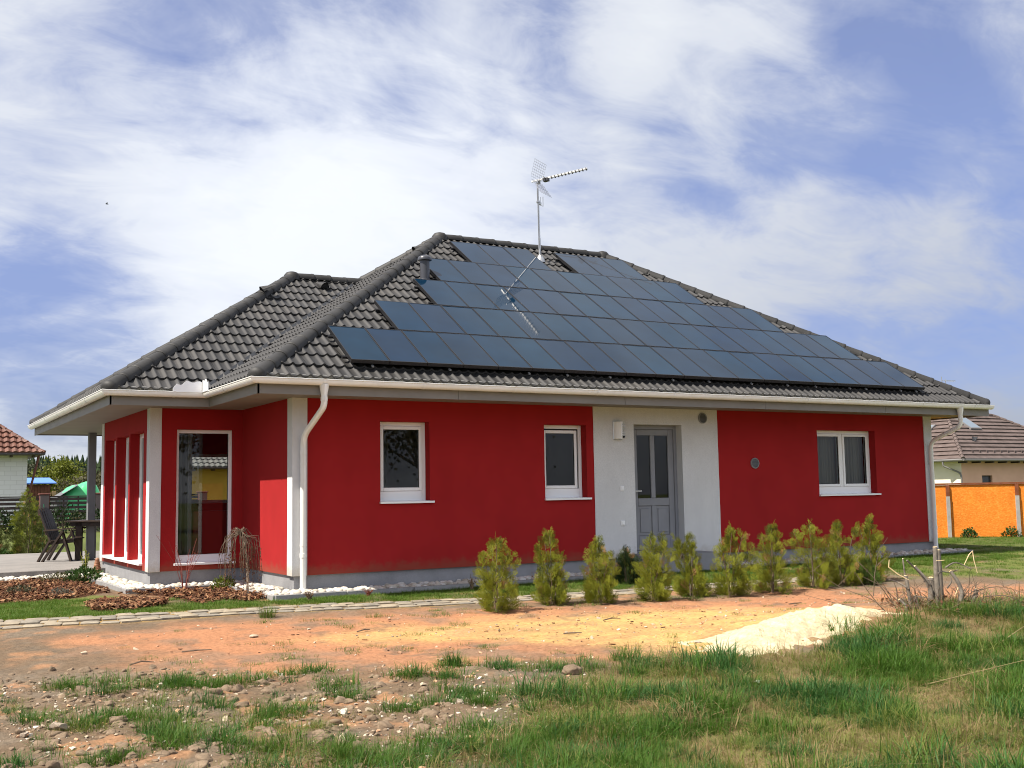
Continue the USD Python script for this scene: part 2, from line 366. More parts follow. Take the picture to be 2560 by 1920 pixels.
ground_mat = mat('ground_soil', {
    "a": ("attribute", dict(attribute="soil_colour")), "g": ("geometry", {}),
    "n": ("noise_texture", dict(scale=22.0, detail=8, roughness=0.68)), "r": ("rgb_ramp", {"ramp": [(0.28, (0.58,) * 3), (0.5, (1.0,) * 3), (0.75, (1.32,) * 3)]}),
    "v": ("voronoi_texture", dict(scale=34.0, randomness=1.0)), "vr": ("rgb_ramp", {"ramp": [(0.0, (1.25, 1.2, 1.15)), (0.16, (1.05,) * 3), (0.3, (1.0,) * 3), (1.0, (0.93,) * 3)]}),
    "m": ("mix", dict(mix_type="multiply", fac=1.0)), "m2": ("mix", dict(mix_type="multiply", fac=0.8)),
    "bn": ("noise_texture", dict(scale=38.0, detail=7, roughness=0.7)), "b": ("bump", dict(strength=0.75, distance=0.02)),
    "p": ("principled_bsdf", dict(roughness=0.95, specular_ior_level=0.12))},
    [("g.position", "n.vector"), ("g.position", "v.vector"), ("g.position", "bn.vector"), ("n.fac", "r.fac"), ("v.distance", "vr.fac"), ("a.color", "m.color1"), ("r.color", "m.color2"),
     ("m.color", "m2.color1"), ("vr.color", "m2.color2"), ("m2.color", "p.base_color"), ("bn.fac", "b.height"), ("b.normal", "p.normal")])
gp = obj('ground', (np.stack([GX, GY, GZ], -1).reshape(-1, 3), gf), ground_mat, smooth=True, label='bare soil, sand and rough grass ground around the red house', cat='ground', kind='structure')
UsdGeom.PrimvarsAPI(stage.GetPrimAtPath(gp)).CreatePrimvar('soil_colour', Sdf.ValueTypeNames.Color3fArray, 'vertex').Set(Vt.Vec3fArray.FromNumpy(col.reshape(-1, 3).astype(np.float32)))
# ------------------------------------------------------------------ the red house
H, L, A_, B_, YE = 2.5, 13.264, 1.426, 2.395, 6.38     # wall height, front length, bay projection, bay setback, end of bay
YB = 9.3                                                # back wall
def render_coat(name, c1, c2, dirt):
    "mineral render: trowel grain, cloudy tone, faint rain streaks and splash dirt along the foot of the wall"
    return mat(name, {"g": ("geometry", {}), "n": ("noise_texture", dict(scale=1.1, detail=6, roughness=.65)), "r": ("rgb_ramp", {"ramp": [(.3, c1), (.7, c2)]}),
        "n2": ("noise_texture", dict(scale=95.0, detail=3, roughness=.7)), "r2": ("rgb_ramp", {"ramp": [(.3, (.86,) * 3), (.7, (1.13,) * 3)]}), "m": ("mix", dict(mix_type="multiply", fac=1.0)),
        "mp": ("mapping", dict(mapping_type="point", scale=(2.0, 2.0, .5))), "n3": ("noise_texture", dict(scale=1.6, detail=5, roughness=.7)), "r3": ("rgb_ramp", {"ramp": [(.36, (.955,) * 3), (.56, (1.0,) * 3), (.75, (1.02,) * 3)]}), "m3": ("mix", dict(mix_type="multiply", fac=1.0)),
        "x": ("separate_xyz", {}), "n4": ("noise_texture", dict(scale=7.0, detail=6, roughness=.7)), "zz": ("math", dict(math_type="multiply_add", value2=-2.6, value3=.62)), "a4": ("math", dict(math_type="add")), "r4": ("rgb_ramp", {"ramp": [(.70, (0,) * 3), (.96, (.5,) * 3), (1.0, (.6,) * 3)]}), "m4": ("mix", dict(mix_type="mix", color2=dirt)),
        "bn": ("noise_texture", dict(scale=210.0, detail=4, roughness=.65)), "b": ("bump", dict(strength=.5, distance=.005)), "p": ("principled_bsdf", dict(roughness=.9, specular_ior_level=.18))},
        [("g.position", "n.vector"), ("g.position", "n2.vector"), ("g.position", "mp.vector"), ("mp.vector", "n3.vector"), ("g.position", "n4.vector"), ("g.position", "x.vector"), ("g.position", "bn.vector"), ("n.fac", "r.fac"), ("n2.fac", "r2.fac"), ("n3.fac", "r3.fac"),
         ("r.color", "m.color1"), ("r2.color", "m.color2"), ("m.color", "m3.color1"), ("r3.color", "m3.color2"), ("x.z", "zz.value1"), ("zz.value", "a4.value1"), ("n4.fac", "a4.value2"), ("a4.value", "r4.fac"), ("r4.color", "m4.fac"), ("m3.color", "m4.color1"), ("m4.color", "p.base_color"), ("bn.fac", "b.height"), ("b.normal", "p.normal")])
red = render_coat('red_render', (.275, .0112, .0118), (.330, .0140, .0148), (.20, .06, .035))
white = render_coat('white_render', (.55, .55, .54), (.61, .61, .60), (.38, .33, .26))
plinth_m = noisy('grey_plinth', (.20, .20, .205), (.245, .245, .25), scale=3, rough=.85, spec=.25, bump=.3, bscale=200, bdist=.004, fine=.08)
pvc = plain('white_plastic', (.80, .80, .79), .28, .5)
gutter_m = noisy('cream_white_gutter', (.74, .735, .69), (.80, .795, .76), scale=4, rough=.3, spec=.5)
soffit_m = noisy('grey_brown_soffit', (.20, .185, .165), (.23, .21, .19), scale=2, rough=.6, spec=.3)
fascia_m = noisy('grey_fascia', (.185, .175, .16), (.21, .20, .185), scale=2, rough=.55, spec=.35)
tile_m = mat('anthracite_tile', {"g": ("geometry", {}), "o": ("object_info", {}), "n": ("noise_texture", dict(scale=2.2, detail=6, roughness=.65)), "r": ("rgb_ramp", {"ramp": [(.3, (.025, .0242, .0235)), (.62, (.038, .0365, .035)), (.8, (.056, .051, .044))]}),
    "ro": ("rgb_ramp", {"ramp": [(0, (.74,) * 3), (.7, (1.05,) * 3), (1, (1.28, 1.24, 1.18))]}), "m": ("mix", dict(mix_type="multiply", fac=1.0)), "n2": ("noise_texture", dict(scale=55, detail=4)), "b": ("bump", dict(strength=.2, distance=.004)),
    "p": ("principled_bsdf", dict(roughness=.52, specular_ior_level=.38))},
    [("g.position", "n.vector"), ("n.fac", "r.fac"), ("r.color", "m.color1"), ("o.random", "ro.fac"), ("ro.color", "m.color2"), ("m.color", "p.base_color"), ("g.position", "n2.vector"), ("n2.fac", "b.height"), ("b.normal", "p.normal")])
door_m = noisy('grey_door_paint', (.20, .205, .22), (.225, .23, .245), scale=3, rough=.45, spec=.4)
dark_m = plain('dark_interior', (.05, .048, .045), .9, .1)
room_m = plain('room_plaster', (.55, .53, .49), .9, .1)
floor_m = plain('room_floor', (.16, .11, .07), .6, .3)
steel = plain('brushed_steel', (.62, .62, .62), .3, .5, 1.0)
curtain_m = mat('sheer_curtain', {"p": ("principled_bsdf", dict(base_color=(.50, .50, .47), roughness=.9, specular_ior_level=.1)), "t": ("translucent_bsdf", dict(color=(.4, .4, .38))), "x": ("mix_closure", dict(fac=.35))}, [("p.BSDF", "x.closure1"), ("t.BSDF", "x.closure2")], surface="x.closure")
pane_m = glass('window_glass', (.72, .76, .75), 1.55)
bay_pane_m = glass('bay_window_glass', (.60, .62, .61), 1.6)
black_m = plain('black_rubber', (.015, .015, .016), .5, .4)

house = thing('house', 'red rendered bungalow with white corner strips and dark hipped tile roof', 'house')

def wall_mesh(o, u, n, length, z0, z1, openings, depth, t=.3):
    """upright wall: o = start, u = along, n = outward; openings (u0, u1, z0, z1) get reveals of the given depth; inner skin at t"""
    o, u, n = (np.asarray(q, float) for q in (o, u, n)); up = np.array([0, 0, 1.0])
    us = sorted({0, length, *[v for q in openings for v in q[:2]]}); zs = sorted({z0, z1, *[v for q in openings for v in q[2:4]]})
    b = MB(); P = lambda a, z, d=0: o + u * a + up * z - n * d
    flip = np.dot(np.cross(u, up), n) < 0
    def q(a, bb, c, d):
        b.quad(*( (d, c, bb, a) if flip else (a, bb, c, d)))
    for i in range(len(us) - 1):
        for j in range(len(zs) - 1):
            cu, cz = (us[i] + us[i + 1]) / 2, (zs[j] + zs[j + 1]) / 2
            if any(k[0] < cu < k[1] and k[2] < cz < k[3] for k in openings): continue
            q(P(us[i], zs[j]), P(us[i + 1], zs[j]), P(us[i + 1], zs[j + 1]), P(us[i], zs[j + 1]))
            q(P(us[i], zs[j + 1], t), P(us[i + 1], zs[j + 1], t), P(us[i + 1], zs[j], t), P(us[i], zs[j], t))
    for (a, c, e, f) in [k[:4] for k in openings]:
        q(P(a, e), P(a, f), P(a, f, t), P(a, e, t)); q(P(c, f), P(c, e), P(c, e, t), P(c, f, t))
        q(P(a, f), P(c, f), P(c, f, t), P(a, f, t)); q(P(c, e), P(a, e), P(a, e, t), P(c, e, t))
    return b

W0, W1 = 5.085, 7.715
X_, Y_ = np.array([1., 0, 0]), np.array([0, 1., 0])
# windows and door openings (along x or y, z)
WIN1, WIN2, WIN3, DOOR = (1.32, 2.121, .98, 2.174), (4.14, 4.944, .98, 2.174), (10.12, 11.655, .95, 2.17), (5.901, 6.915, .075, 2.204)
fr = lambda a, b, zz0, ops, ma, lab, proud=0.0: obj('wall', wall_mesh((a, -proud, 0), X_, -Y_, b - a, zz0, H, [(p[0] - a, p[1] - a, p[2], p[3]) for p in ops], .15, t=.3 + proud), ma, house, label=lab)
fr(.208, W0, 0, [WIN1, WIN2], red, 'long red front wall left of the white door field')
fr(W0, W1, 0, [DOOR], white, 'white wall field around the grey door', .004)
fr(W1, L - .215, 0, [WIN3], red, 'red front wall right of the white door field')
# white corner strips
def corner_strip(x0, x1, y0, y1, lab=None):
    obj('corner_strip', MB().cbox(x0, x1, y0, y1, -.004, H - .003, .004), white, house, label=lab)
corner_strip(-.014, .208, -.014, .20, 'white corner strip behind the left downpipe')
corner_strip(L - .215, L + .014, -.014, .20, 'white corner strip behind the right downpipe')
corner_strip(-A_ - .014, -A_ + .165, B_ - .014, B_ + .19, 'white corner strip at the front of the bay')
corner_strip(-A_ - .014, -A_ + .22, YE - .19, YE + .014, 'white corner strip at the rear of the bay')
obj('wall', wall_mesh((0, B_, 0), -Y_, -X_, B_ - .20, 0, H, [], .15), red, house, label='short red side wall between bay and front corner')
BAYW = (-1.03, -.15, .10, 2.16)
obj('wall', wall_mesh((-A_ + .165, B_, 0), X_, -Y_, A_ - .165 + .30, 0, H, [(BAYW[0] + A_ - .165, BAYW[1] + A_ - .165, BAYW[2], BAYW[3])], .15), red, house, label='red bay wall with the tall window')
NARROW = [(2.86, 3.90), (4.00, 5.02), (5.13, 6.08)]
obj('wall', wall_mesh((-A_, YE - .19, 0), -Y_, -X_, YE - .19 - B_ - .19, 0, H, [(YE - .19 - b, YE - .19 - a, .10, 2.16) for a, b in NARROW], .15), red, house, label='red bay wall with three narrow tall windows')
TDOOR = (.05, 1.55, 1.00, 1.93)
obj('wall', wall_mesh((4.2, YE, 0), -X_, Y_, 4.2 + A_ - .22, 0, H, [(4.2 - TDOOR[1], 4.2 - TDOOR[0], TDOOR[2], TDOOR[3])], .15), red, house, label='red wall behind the terrace')
obj('wall', wall_mesh((L, .2, 0), Y_, X_, YB - .2, 0, H, [], .15), red, house, label='red right end wall')
obj('wall', wall_mesh((L, YB, 0), -X_, Y_, L - 4.0, 0, H, [], .15), red, house, label='red rear wall')
obj('wall', wall_mesh((4.0, YB, 0), -Y_, -X_, YB - YE, 0, H, [], .15), red, house, label='red wall beside the terrace')
# plinth
pl = MB()
ring = [(.03, .03), (L - .03, .03), (L - .03, YB - .03), (4.03, YB - .03), (4.03, YE - .03), (-A_ + .03, YE - .03), (-A_ + .03, B_ + .03), (.03, B_ + .03)]
for i in range(len(ring)):
    (xa, ya), (xb, yb) = ring[i], ring[(i + 1) % len(ring)]
    pl.quad((xa, ya, -.6), (xb, yb, -.6), (xb, yb, .012), (xa, ya, .012))
obj('plinth', pl, plinth_m, house)
# drip edge under the render
dz = MB()
for i in range(len(ring)):
    (xa, ya), (xb, yb) = ring[i], ring[(i + 1) % len(ring)]
    d = np.array([xb - xa, yb - ya]); d /= np.linalg.norm(d); nn = np.array([d[1], -d[0]]) * .028
    dz.quad((xa, ya, .0), (xb, yb, .0), (xb + nn[0], yb + nn[1], .0), (xa + nn[0], ya + nn[1], .0))
obj('base_rail', dz, pvc, house)
# rooms inside
obj('floor', MB().box(-A_ + .31, L - .31, B_ + .31, YE - .31, -.05, .02).box(.31, L - .31, .31, B_ + .30, -.05, .018), floor_m, house)
obj('ceiling', MB().box(-A_ + .02, L - .02, B_ + .3, YE - .02, H + .004, H + .05).box(.02, L - .02, .02, B_ + .29, H + .006, H + .05).box(4.05, L - .02, YE, YB - .02, H + .006, H + .05), room_m, house)
obj('partition', MB().box(.31, L - .31, 2.66, 2.74, .02, H).box(2.6, 2.68, .31, 2.65, .02, H).box(5.4, 5.48, .31, 2.65, .02, H).box(7.6, 7.68, .31, 2.65, .02, H).box(1.75, 1.83, 2.76, YE - .31, .02, H), room_m, house)
red_cab = plain('red_cabinet', (.42, .03, .025), .35, .5)
obj('cabinet', MB().cbox(1.15, 1.74, 3.6, 5.38, .02, .88, .01).cbox(.10, .66, 5.44, 6.05, .02, .86, .01).cbox(.675, 1.22, 5.44, 6.05, .02, .86, .01).cbox(1.235, 1.74, 5.44, 6.05, .02, .86, .01), red_cab, house)
obj('divider', MB().cbox(.0, .07, 5.84, 5.91, .02, H - .01, .005), pvc, house)
obj('curtain', (lambda b: [b.quad((x0, 5.9 + .03 * math.sin(x0 * 70), .05), (x0 + .02, 5.9 + .03 * math.sin((x0 + .02) * 70), .05), (x0 + .02, 5.9 + .03 * math.sin((x0 + .02) * 70), 2.4), (x0, 5.9 + .03 * math.sin(x0 * 70), 2.4)) for x0 in np.arange(-1.05, .02, .02)] and b)(MB()), curtain_m, house)

def rect_frame(b, x0, x1, z0, z1, y0, y1, w, wb=None, bev=.005):
    wb = wb or w
    b.cbox(x0, x0 + w, y0, y1, z0, z1, bev); b.cbox(x1 - w, x1, y0, y1, z0, z1, bev)
    b.cbox(x0 + w, x1 - w, y0, y1, z1 - w, z1, bev); b.cbox(x0 + w, x1 - w, y0, y1, z0, z0 + wb, bev)

def window(op, depth, lab, sashes=1, frame=.06, sash=.05, low=.09, sill=True, curtain=False, gap=0.0, pane=None):
    x0, x1, z0, z1 = op
    w = part_group('window', house); tag(stage.GetPrimAtPath(w), label=lab)
    b = MB(); rect_frame(b, x0, x1, z0, z1, depth, depth + .07, frame, frame + low)
    if sashes == 2:
        xm = (x0 + x1) / 2; b.cbox(xm - .03, xm + .03, depth + .002, depth + .068, z0 + frame + low, z1 - frame, .004)
    obj('frame', b, pvc, w)
    spans = [(x0 + frame, x1 - frame)] if sashes == 1 else [(x0 + frame, (x0 + x1) / 2 - .03), ((x0 + x1) / 2 + .03, x1 - frame)]
    for a, c in spans:
        s = MB(); rect_frame(s, a + .002, c - gap - .002, z0 + frame + low + .002, z1 - frame - .002 - gap * .6, depth - .012, depth + .05, sash)
        obj('sash', s, pvc, w)
        g = MB(); rect_frame(g, a + sash - .003, c - gap - sash + .003, z0 + frame + low + sash - .003, z1 - frame - sash - gap * .6 + .003, depth - .002, depth + .02, .008)
        obj('seal', g, black_m, w)
        obj('pane', MB().quad((a + sash, depth + .012, z0 + frame + low + sash), (c - gap - sash, depth + .012, z0 + frame + low + sash), (c - gap - sash, depth + .012, z1 - frame - sash - gap * .6), (a + sash, depth + .012, z1 - frame - sash - gap * .6)), pane or pane_m, w)
        if gap:
            obj('gap', MB().box(c - gap, c, depth + .03, depth + .06, z0 + frame + low, z1 - frame).box(a, c - gap, depth + .03, depth + .06, z1 - frame - gap * .6, z1 - frame), black_m, w)
        if curtain:
            cv = MB(); xsn = np.linspace(a + .01, c - .01, 60); ph = a * 3
            yy = depth + .16 + .018 * np.sin(xsn * 62 + ph) + .008 * np.sin(xsn * 150 + ph)
            for i in range(59):
                cv.quad((xsn[i], yy[i], z0 + .1), (xsn[i + 1], yy[i + 1], z0 + .1), (xsn[i + 1], yy[i + 1], z1 - .02), (xsn[i], yy[i], z1 - .02))
            obj('curtain', cv, curtain_m, w, smooth=True)
    if sill:
        sl = MB(); sl.add([(x0 + .002, depth + .02, z0 + .012), (x1 - .002, depth + .02, z0 + .012), (x1 - .002, depth + .02, z0 + .030), (x0 + .002, depth + .02, z0 + .030), (x0 + .002, .003, z0 + .002), (x1 - .002, .003, z0 + .002), (x1 - .002, .003, z0 + .022), (x0 + .002, .003, z0 + .022)], [[4, 5, 6, 7], [7, 6, 2, 3], [0, 3, 2, 1], [0, 1, 5, 4], [0, 4, 7, 3], [1, 2, 6, 5]])
        sl.cbox(x0 - .012, x1 + .06, -.045, .001, z0 - .012, z0 + .020, .004)
        obj('sill', sl, pvc, w)
    return w
window(WIN1, .148, 'small white window nearest the left downpipe', low=.11)
window(WIN2, .148, 'small white window beside the white field, tilted ajar', low=.11, gap=.035)
window(WIN3, .148, 'wide two-sash window with net curtains', sashes=2, low=.10, curtain=True)
# bay window
bw = part_group('window', house); tag(stage.GetPrimAtPath(bw), label='tall fixed window in the front of the bay')
b = MB(); x0, x1, z0, z1 = BAYW; yb = B_ + .085
rect_frame(b, x0, x1, z0, z1, yb, yb + .07, .055, .13); obj('frame', b, pvc, bw)
obj('pane', MB().quad((x0 + .055, yb + .03, z0 + .13), (x1 - .055, yb + .03, z0 + .13), (x1 - .055, yb + .03, z1 - .055), (x0 + .055, yb + .03, z1 - .055)), bay_pane_m, bw)
g = MB(); rect_frame(g, x0 + .053, x1 - .053, z0 + .128, z1 - .053, yb + .02, yb + .04, .008); obj('seal', g, black_m, bw)
obj('sill', MB().cbox(x0 - .03, x1 + .04, B_ - .05, B_ + .086, z0 - .022, z0 + .012, .005), pvc, bw)
# three narrow windows of the bay's side
for k, (ya, yb_) in enumerate(NARROW):
    w = part_group('window', house); tag(stage.GetPrimAtPath(w), label=['narrow tall side window next to the bay corner', 'middle one of the narrow side windows', 'rear narrow side window'][k])
    xx = -A_ + .15; b = MB()
    b.cbox(xx, xx + .07, ya, ya + .07, .10, 2.16).cbox(xx, xx + .07, yb_ - .07, yb_, .10, 2.16).cbox(xx, xx + .07, ya + .07, yb_ - .07, 2.09, 2.16).cbox(xx, xx + .07, ya + .07, yb_ - .07, .10, .20)
    obj('frame', b, pvc, w)
    obj('pane', MB().quad((xx + .03, ya + .07, .2), (xx + .03, ya + .07, 2.09), (xx + .03, yb_ - .07, 2.09), (xx + .03, yb_ - .07, .2)), pane_m, w)
    obj('sill', MB().cbox(-A_ - .06, xx + .001, ya - .02, yb_ + .01, .078, .115, .005), pvc, w)
# terrace door
td = part_group('window', house); tag(stage.GetPrimAtPath(td), label='rear window of the bay room'); b = MB(); rect_frame(b, TDOOR[0], TDOOR[1], TDOOR[2], TDOOR[3], YE - .2, YE - .13, .06); obj('frame', b, pvc, td)
obj('pane', MB().quad((TDOOR[1] - .06, YE - .16, 1.06), (TDOOR[0] + .06, YE - .16, 1.06), (TDOOR[0] + .06, YE - .16, 1.87), (TDOOR[1] - .06, YE - .16, 1.87)), pane_m, td)
# front door
dr = part_group('door', house); x0, x1, z0, z1 = DOOR; yd = .15
b = MB(); b.cbox(x0, x0 + .06, yd, yd + .08, z0, z1).cbox(x1 - .06, x1, yd, yd + .08, z0, z1).cbox(x0 + .06, x1 - .06, yd, yd + .08, z1 - .07, z1).cbox(x0, x1, yd - .02, yd + .10, z0, z0 + .025)
obj('frame', b, door_m, dr)
lx0, lx1, lz0, lz1 = x0 + .063, x1 - .063, z0 + .028, z1 - .073; xm = (lx0 + lx1) / 2; yl = yd + .014
b = MB(); st = .115
b.cbox(lx0, lx0 + st, yl, yl + .05, lz0, lz1).cbox(lx1 - st, lx1, yl, yl + .05, lz0, lz1).cbox(lx0 + st, lx1 - st, yl, yl + .05, lz1 - .10, lz1).cbox(lx0 + st, lx1 - st, yl, yl + .05, lz0, lz0 + .24).cbox(lx0 + st, lx1 - st, yl, yl + .05, .84, .97).cbox(xm - .045, xm + .045, yl + .001, yl + .049, lz0 + .24, .84).cbox(xm - .045, xm + .045, yl + .001, yl + .049, .97, lz1 - .10)
obj('leaf', b, door_m, dr)
for a, c in ((lx0 + st, xm - .045), (xm + .045, lx1 - st)):
    obj('panel', MB().cbox(a + .002, c - .002, yl + .016, yl + .036, lz0 + .242, .838, .004).cbox(a + .04, c - .04, yl + .004, yl + .018, lz0 + .29, .795, .01), door_m, dr)
    obj('pane', MB().quad((a, yl + .025, .97), (c, yl + .025, .97), (c, yl + .025, lz1 - .10), (a, yl + .025, lz1 - .10)), pane_m, dr)
obj('handle', MB().bar((lx0 + .03, yl - .045, 1.09), (lx0 + .155, yl - .045, 1.09), .018, .018).bar((lx0 + .035, yl, 1.09), (lx0 + .035, yl - .05, 1.09), .018, .018).cbox(lx0 + .018, lx0 + .052, yl - .008, yl + .001, .98, 1.15), steel, dr)
obj('doorstep', MB().cbox(x0 - .14, x1 + .28, -.50, .10, -.60, .06, .01), plinth_m, house)
obj('threshold', MB().cbox(x0 + .002, x1 - .002, -.02, .148, .062, .076, .004), door_m, house)
# lamp, vents, switches
lm = part_group('wall_lamp', house)
def xprism(prof, x0, x1):
    "closed profile in (y, z) extruded along x"
    n = len(prof); v = [(x0, y, z) for y, z in prof] + [(x1, y, z) for y, z in prof]
    b = MB(); b.add(v, [[i, (i + 1) % n, n + (i + 1) % n, n + i] for i in range(n)])
    b.add(v[:n], [[0, i + 1, i] for i in range(1, n - 1)]); b.add(v[n:], [[0, i, i + 1] for i in range(1, n - 1)]); return b
cyl = MB(); ang = np.linspace(0, math.pi, 13)
for i in range(12):
    p0, p1 = [(5.565 - .085 * math.cos(a), -.02 - .085 * math.sin(a)) for a in (ang[i], ang[i + 1])]
    cyl.quad((*p0, 1.955), (*p1, 1.955), (*p1, 2.235), (*p0, 2.235))
    cyl.add([(5.565, -.02, 2.235), (*p0, 2.235), (*p1, 2.235)], [[0, 1, 2]]); cyl.add([(5.565, -.02, 1.955), (*p1, 1.955), (*p0, 1.955)], [[0, 1, 2]])
obj('lamp_shade', cyl, pvc, lm, smooth=40)
obj('back_plate', MB().cbox(5.475, 5.655, -.02, -.001, 1.945, 2.245), steel, lm)
lv = MB()
for k in range(6): lv.cbox(5.60, 5.655, -.115, -.02, 2.0 + k * .036, 2.008 + k * .036, .002)
obj('louvre', lv, steel, lm)
obj('sensor', MB().revolve((5.625, -.10, 1.985), [(.0, .022), (.016, .016), (.022, 0)], 10, (0, -1, 0)), black_m, lm)
grey_pl = plain('grey_plastic', (.22, .23, .235), .4, .4); slat_m = plain('dark_grille', (.05, .052, .055), .5, .4)
for (vx, vz, r, y0) in ((7.38, 2.33, .093, -.004), (8.55, 1.55, .095, 0)):
    vt = part_group('vent', house)
    obj('ring', MB().revolve((vx, y0, vz), [(r, -.0), (r, .022), (r - .014, .026), (r - .018, .012)], 28, (0, -1, 0)), grey_pl, vt, smooth=40)
    obj('grille', MB().revolve((vx, y0, vz), [(r - .018, .010), (0.0001, .010)], 28, (0, -1, 0)), slat_m, vt)
    lv = MB()
    for k in range(-5, 6):
        h = k * .0145; wd = math.sqrt(max((r - .02) ** 2 - h * h, 0))
        lv.add([(vx - wd, y0 - .011, vz + h + .004), (vx + wd, y0 - .011, vz + h + .004), (vx + wd, y0 - .018, vz + h - .005), (vx - wd, y0 - .018, vz + h - .005)], [[3, 2, 1, 0]])
    obj('louvre', lv, grey_pl, vt)
for zc in (1.14, .57): obj('socket', MB().cbox(5.585, 5.665, -.018, -.004, zc - .04, zc + .04, .004).cbox(5.60, 5.65, -.024, -.017, zc - .022, zc + .026, .003), pvc, house)

# ------------------------------------------------------------------ eaves: fascia, soffit, gutters
EAVE = .865; TP = math.tan(math.radians(33.095)); ZG = 2.657
XR = L + .856
GPATH = [(-A_ - EAVE, 10.02), (-A_ - EAVE, B_ - EAVE), (-EAVE, B_ - EAVE), (-EAVE, -EAVE), (XR, -EAVE)]
def offset_path(path, d):
    "shift a polyline to its left by d (mitred); left of the gutter path = away from the house? sign chosen so that +d is outward"
    P = [np.array(p, float) for p in path]; out = []
    for i, p in enumerate(P):
        ds = []
        if i > 0: ds.append((P[i] - P[i - 1]) / np.linalg.norm(P[i] - P[i - 1]))
        if i < len(P) - 1: ds.append((P[i + 1] - P[i]) / np.linalg.norm(P[i + 1] - P[i]))
        ns = [np.array([q[1], -q[0]]) for q in ds]
        if len(ns) == 1: out.append(p + ns[0] * d)
        else:
            m = ns[0] + ns[1]; m /= np.linalg.norm(m); out.append(p + m * d / (m @ ns[0]))
    return out
def sweep_path(prof, path, caps=False):
    "profile list of (outward offset, z)"
    rows = [[(*q, z) for q in offset_path(path, o)] for o, z in prof]; b = MB()
    for k in range(len(path) - 1):
        for i in range(len(prof) - 1): b.quad(rows[i][k], rows[i + 1][k], rows[i + 1][k + 1], rows[i][k + 1])
    if caps:
        for k in (0, len(path) - 1):
            v = [rows[i][k] for i in range(len(prof))]; f = [[0, i, i + 1] for i in range(1, len(prof) - 1)]
            b.add(v, f); 
    return b
R_G = .072
gp_ = [(-R_G - R_G * math.cos(a) , ZG - .004 - R_G * math.sin(a) * 1.0) for a in np.linspace(0, math.pi, 12)][::-1]   # outer lip first
gprof = [(.006, ZG + .006), (.006, ZG - .006), (.0, ZG - .008)] + gp_[0:] 
inner = [(-R_G - (R_G - .006) * math.cos(a), ZG + .004 - (R_G - .006) * math.sin(a)) for a in np.linspace(0, math.pi, 12)]
prof = [(.0, ZG + .008), (.007, ZG + .005), (.007, ZG - .004)] + gp_ + inner
obj('gutter', sweep_path(prof, GPATH, True), gutter_m, house, smooth=50)
jn = [(o * 1.0 + (.0035 if o > -.07 else -.0035) , z - .0035) for o, z in gp_]
def along(path):
    for (a, b) in zip(path[:-1], path[1:]):
        a, b = np.array(a, float), np.array(b, float); yield a, b, np.linalg.norm(b - a), (b - a) / np.linalg.norm(b - a)
for a, b_, ln, d in along(GPATH):
    for s in np.arange(1.0, ln - .3, 1.49):
        q = a + d * s; obj('gutter_joint', sweep_path([(.010, ZG + .008)] + jn, [q, q + d * .035]), gutter_m, house, smooth=50)
# brackets between gutter and tiles
for a, b_, ln, d in along(GPATH):
    nrm = np.array([d[1], -d[0]])
    for s in np.arange(.55, ln - .2, .765):
        q = a + d * s; p0, p1 = q - nrm * (R_G * 1.9), q - nrm * .12
        obj('gutter_bracket', MB().bar((*p0, ZG - .01), (*p1, ZG + .065), .026, .005, up=(*d, 0)), gutter_m, house)
# drip flashing strip
obj('drip_flashing', sweep_path([(-.155, ZG - .03), (-.125, ZG + .02), (-.112, ZG + .070), (-.13, ZG + .075)], GPATH), noisy('zinc_flashing', (.36, .355, .33), (.44, .43, .40), scale=3, rough=.5), house)
# fascia boards in lengths
FP = offset_path(GPATH, -.135)
for a, b_, ln, d in along([tuple(q) for q in FP]):
    n_ = max(1, round(ln / 2.95)); nrm = np.array([d[1], -d[0], 0])
    for k in range(n_):
        p, q = a + d * (ln * k / n_ + (.003 if k else 0)), a + d * (ln * (k + 1) / n_ - (.003 if k < n_ - 1 else 0))
        bb = MB(); z0, z1 = 2.455, 2.62
        v = [(*p, z0), (*q, z0), (*q, z1), (*p, z1)]; v2 = [np.array(w_) - nrm * .022 for w_ in v]
        bb.add(list(v) + list(v2), [[0, 1, 2, 3], [7, 6, 5, 4], [0, 4, 5, 1], [3, 2, 6, 7], [0, 3, 7, 4], [1, 5, 6, 2]])
        obj('fascia_board', bb, fascia_m, house)
# soffit panels (flat boards under the eaves)
ZS = 2.478; fo = EAVE - .135 - .024
def soffit(x0, x1, y0, y1, cuts, axis):
    e = [ (x0 if axis == 0 else y0), *cuts, (x1 if axis == 0 else y1)]
    for a, b_ in zip(e[:-1], e[1:]):
        if axis == 0: obj('soffit_panel', MB().box(a + .003, b_ - .003, y0, y1, ZS, ZS + .016), soffit_m, house)
        else: obj('soffit_panel', MB().box(x0, x1, a + .003, b_ - .003, ZS, ZS + .016), soffit_m, house)
soffit(-fo, L + .70, -fo, -.016, [1.9, 4.2, 6.95, 9.6, 12.2], 0)
soffit(-fo, -.016, -.010, B_ - fo - .0, [1.0], 1)
soffit(-A_ - fo, -.016, B_ - fo + .004, B_ - .016, [-.72], 0)
soffit(-A_ - fo, -A_ - .016, B_ - .010, YE + .02, [4.4], 1)
soffit(-A_ - fo, 4.0, YE + .024, 9.85, [7.6, 8.9], 1)
obj('soffit_panel', MB().box(4.0, L + .7, YB + .01, 9.9, ZS, ZS + .016), soffit_m, house)
obj('soffit_panel', MB().box(L + .016, L + .70, -.010, YB, ZS, ZS + .016), noisy('timber_soffit', (.42, .25, .12), (.5, .31, .15), scale=6, rough=.6), house, label='timber coloured soffit at the right gable end')
obj('rear_fascia', MB().box(-A_ - fo, XR - .1, 9.86, 9.885, 2.455, 2.62).box(XR - .135, XR - .11, -fo - .02, 9.86, 2.455, 2.62), fascia_m, house)
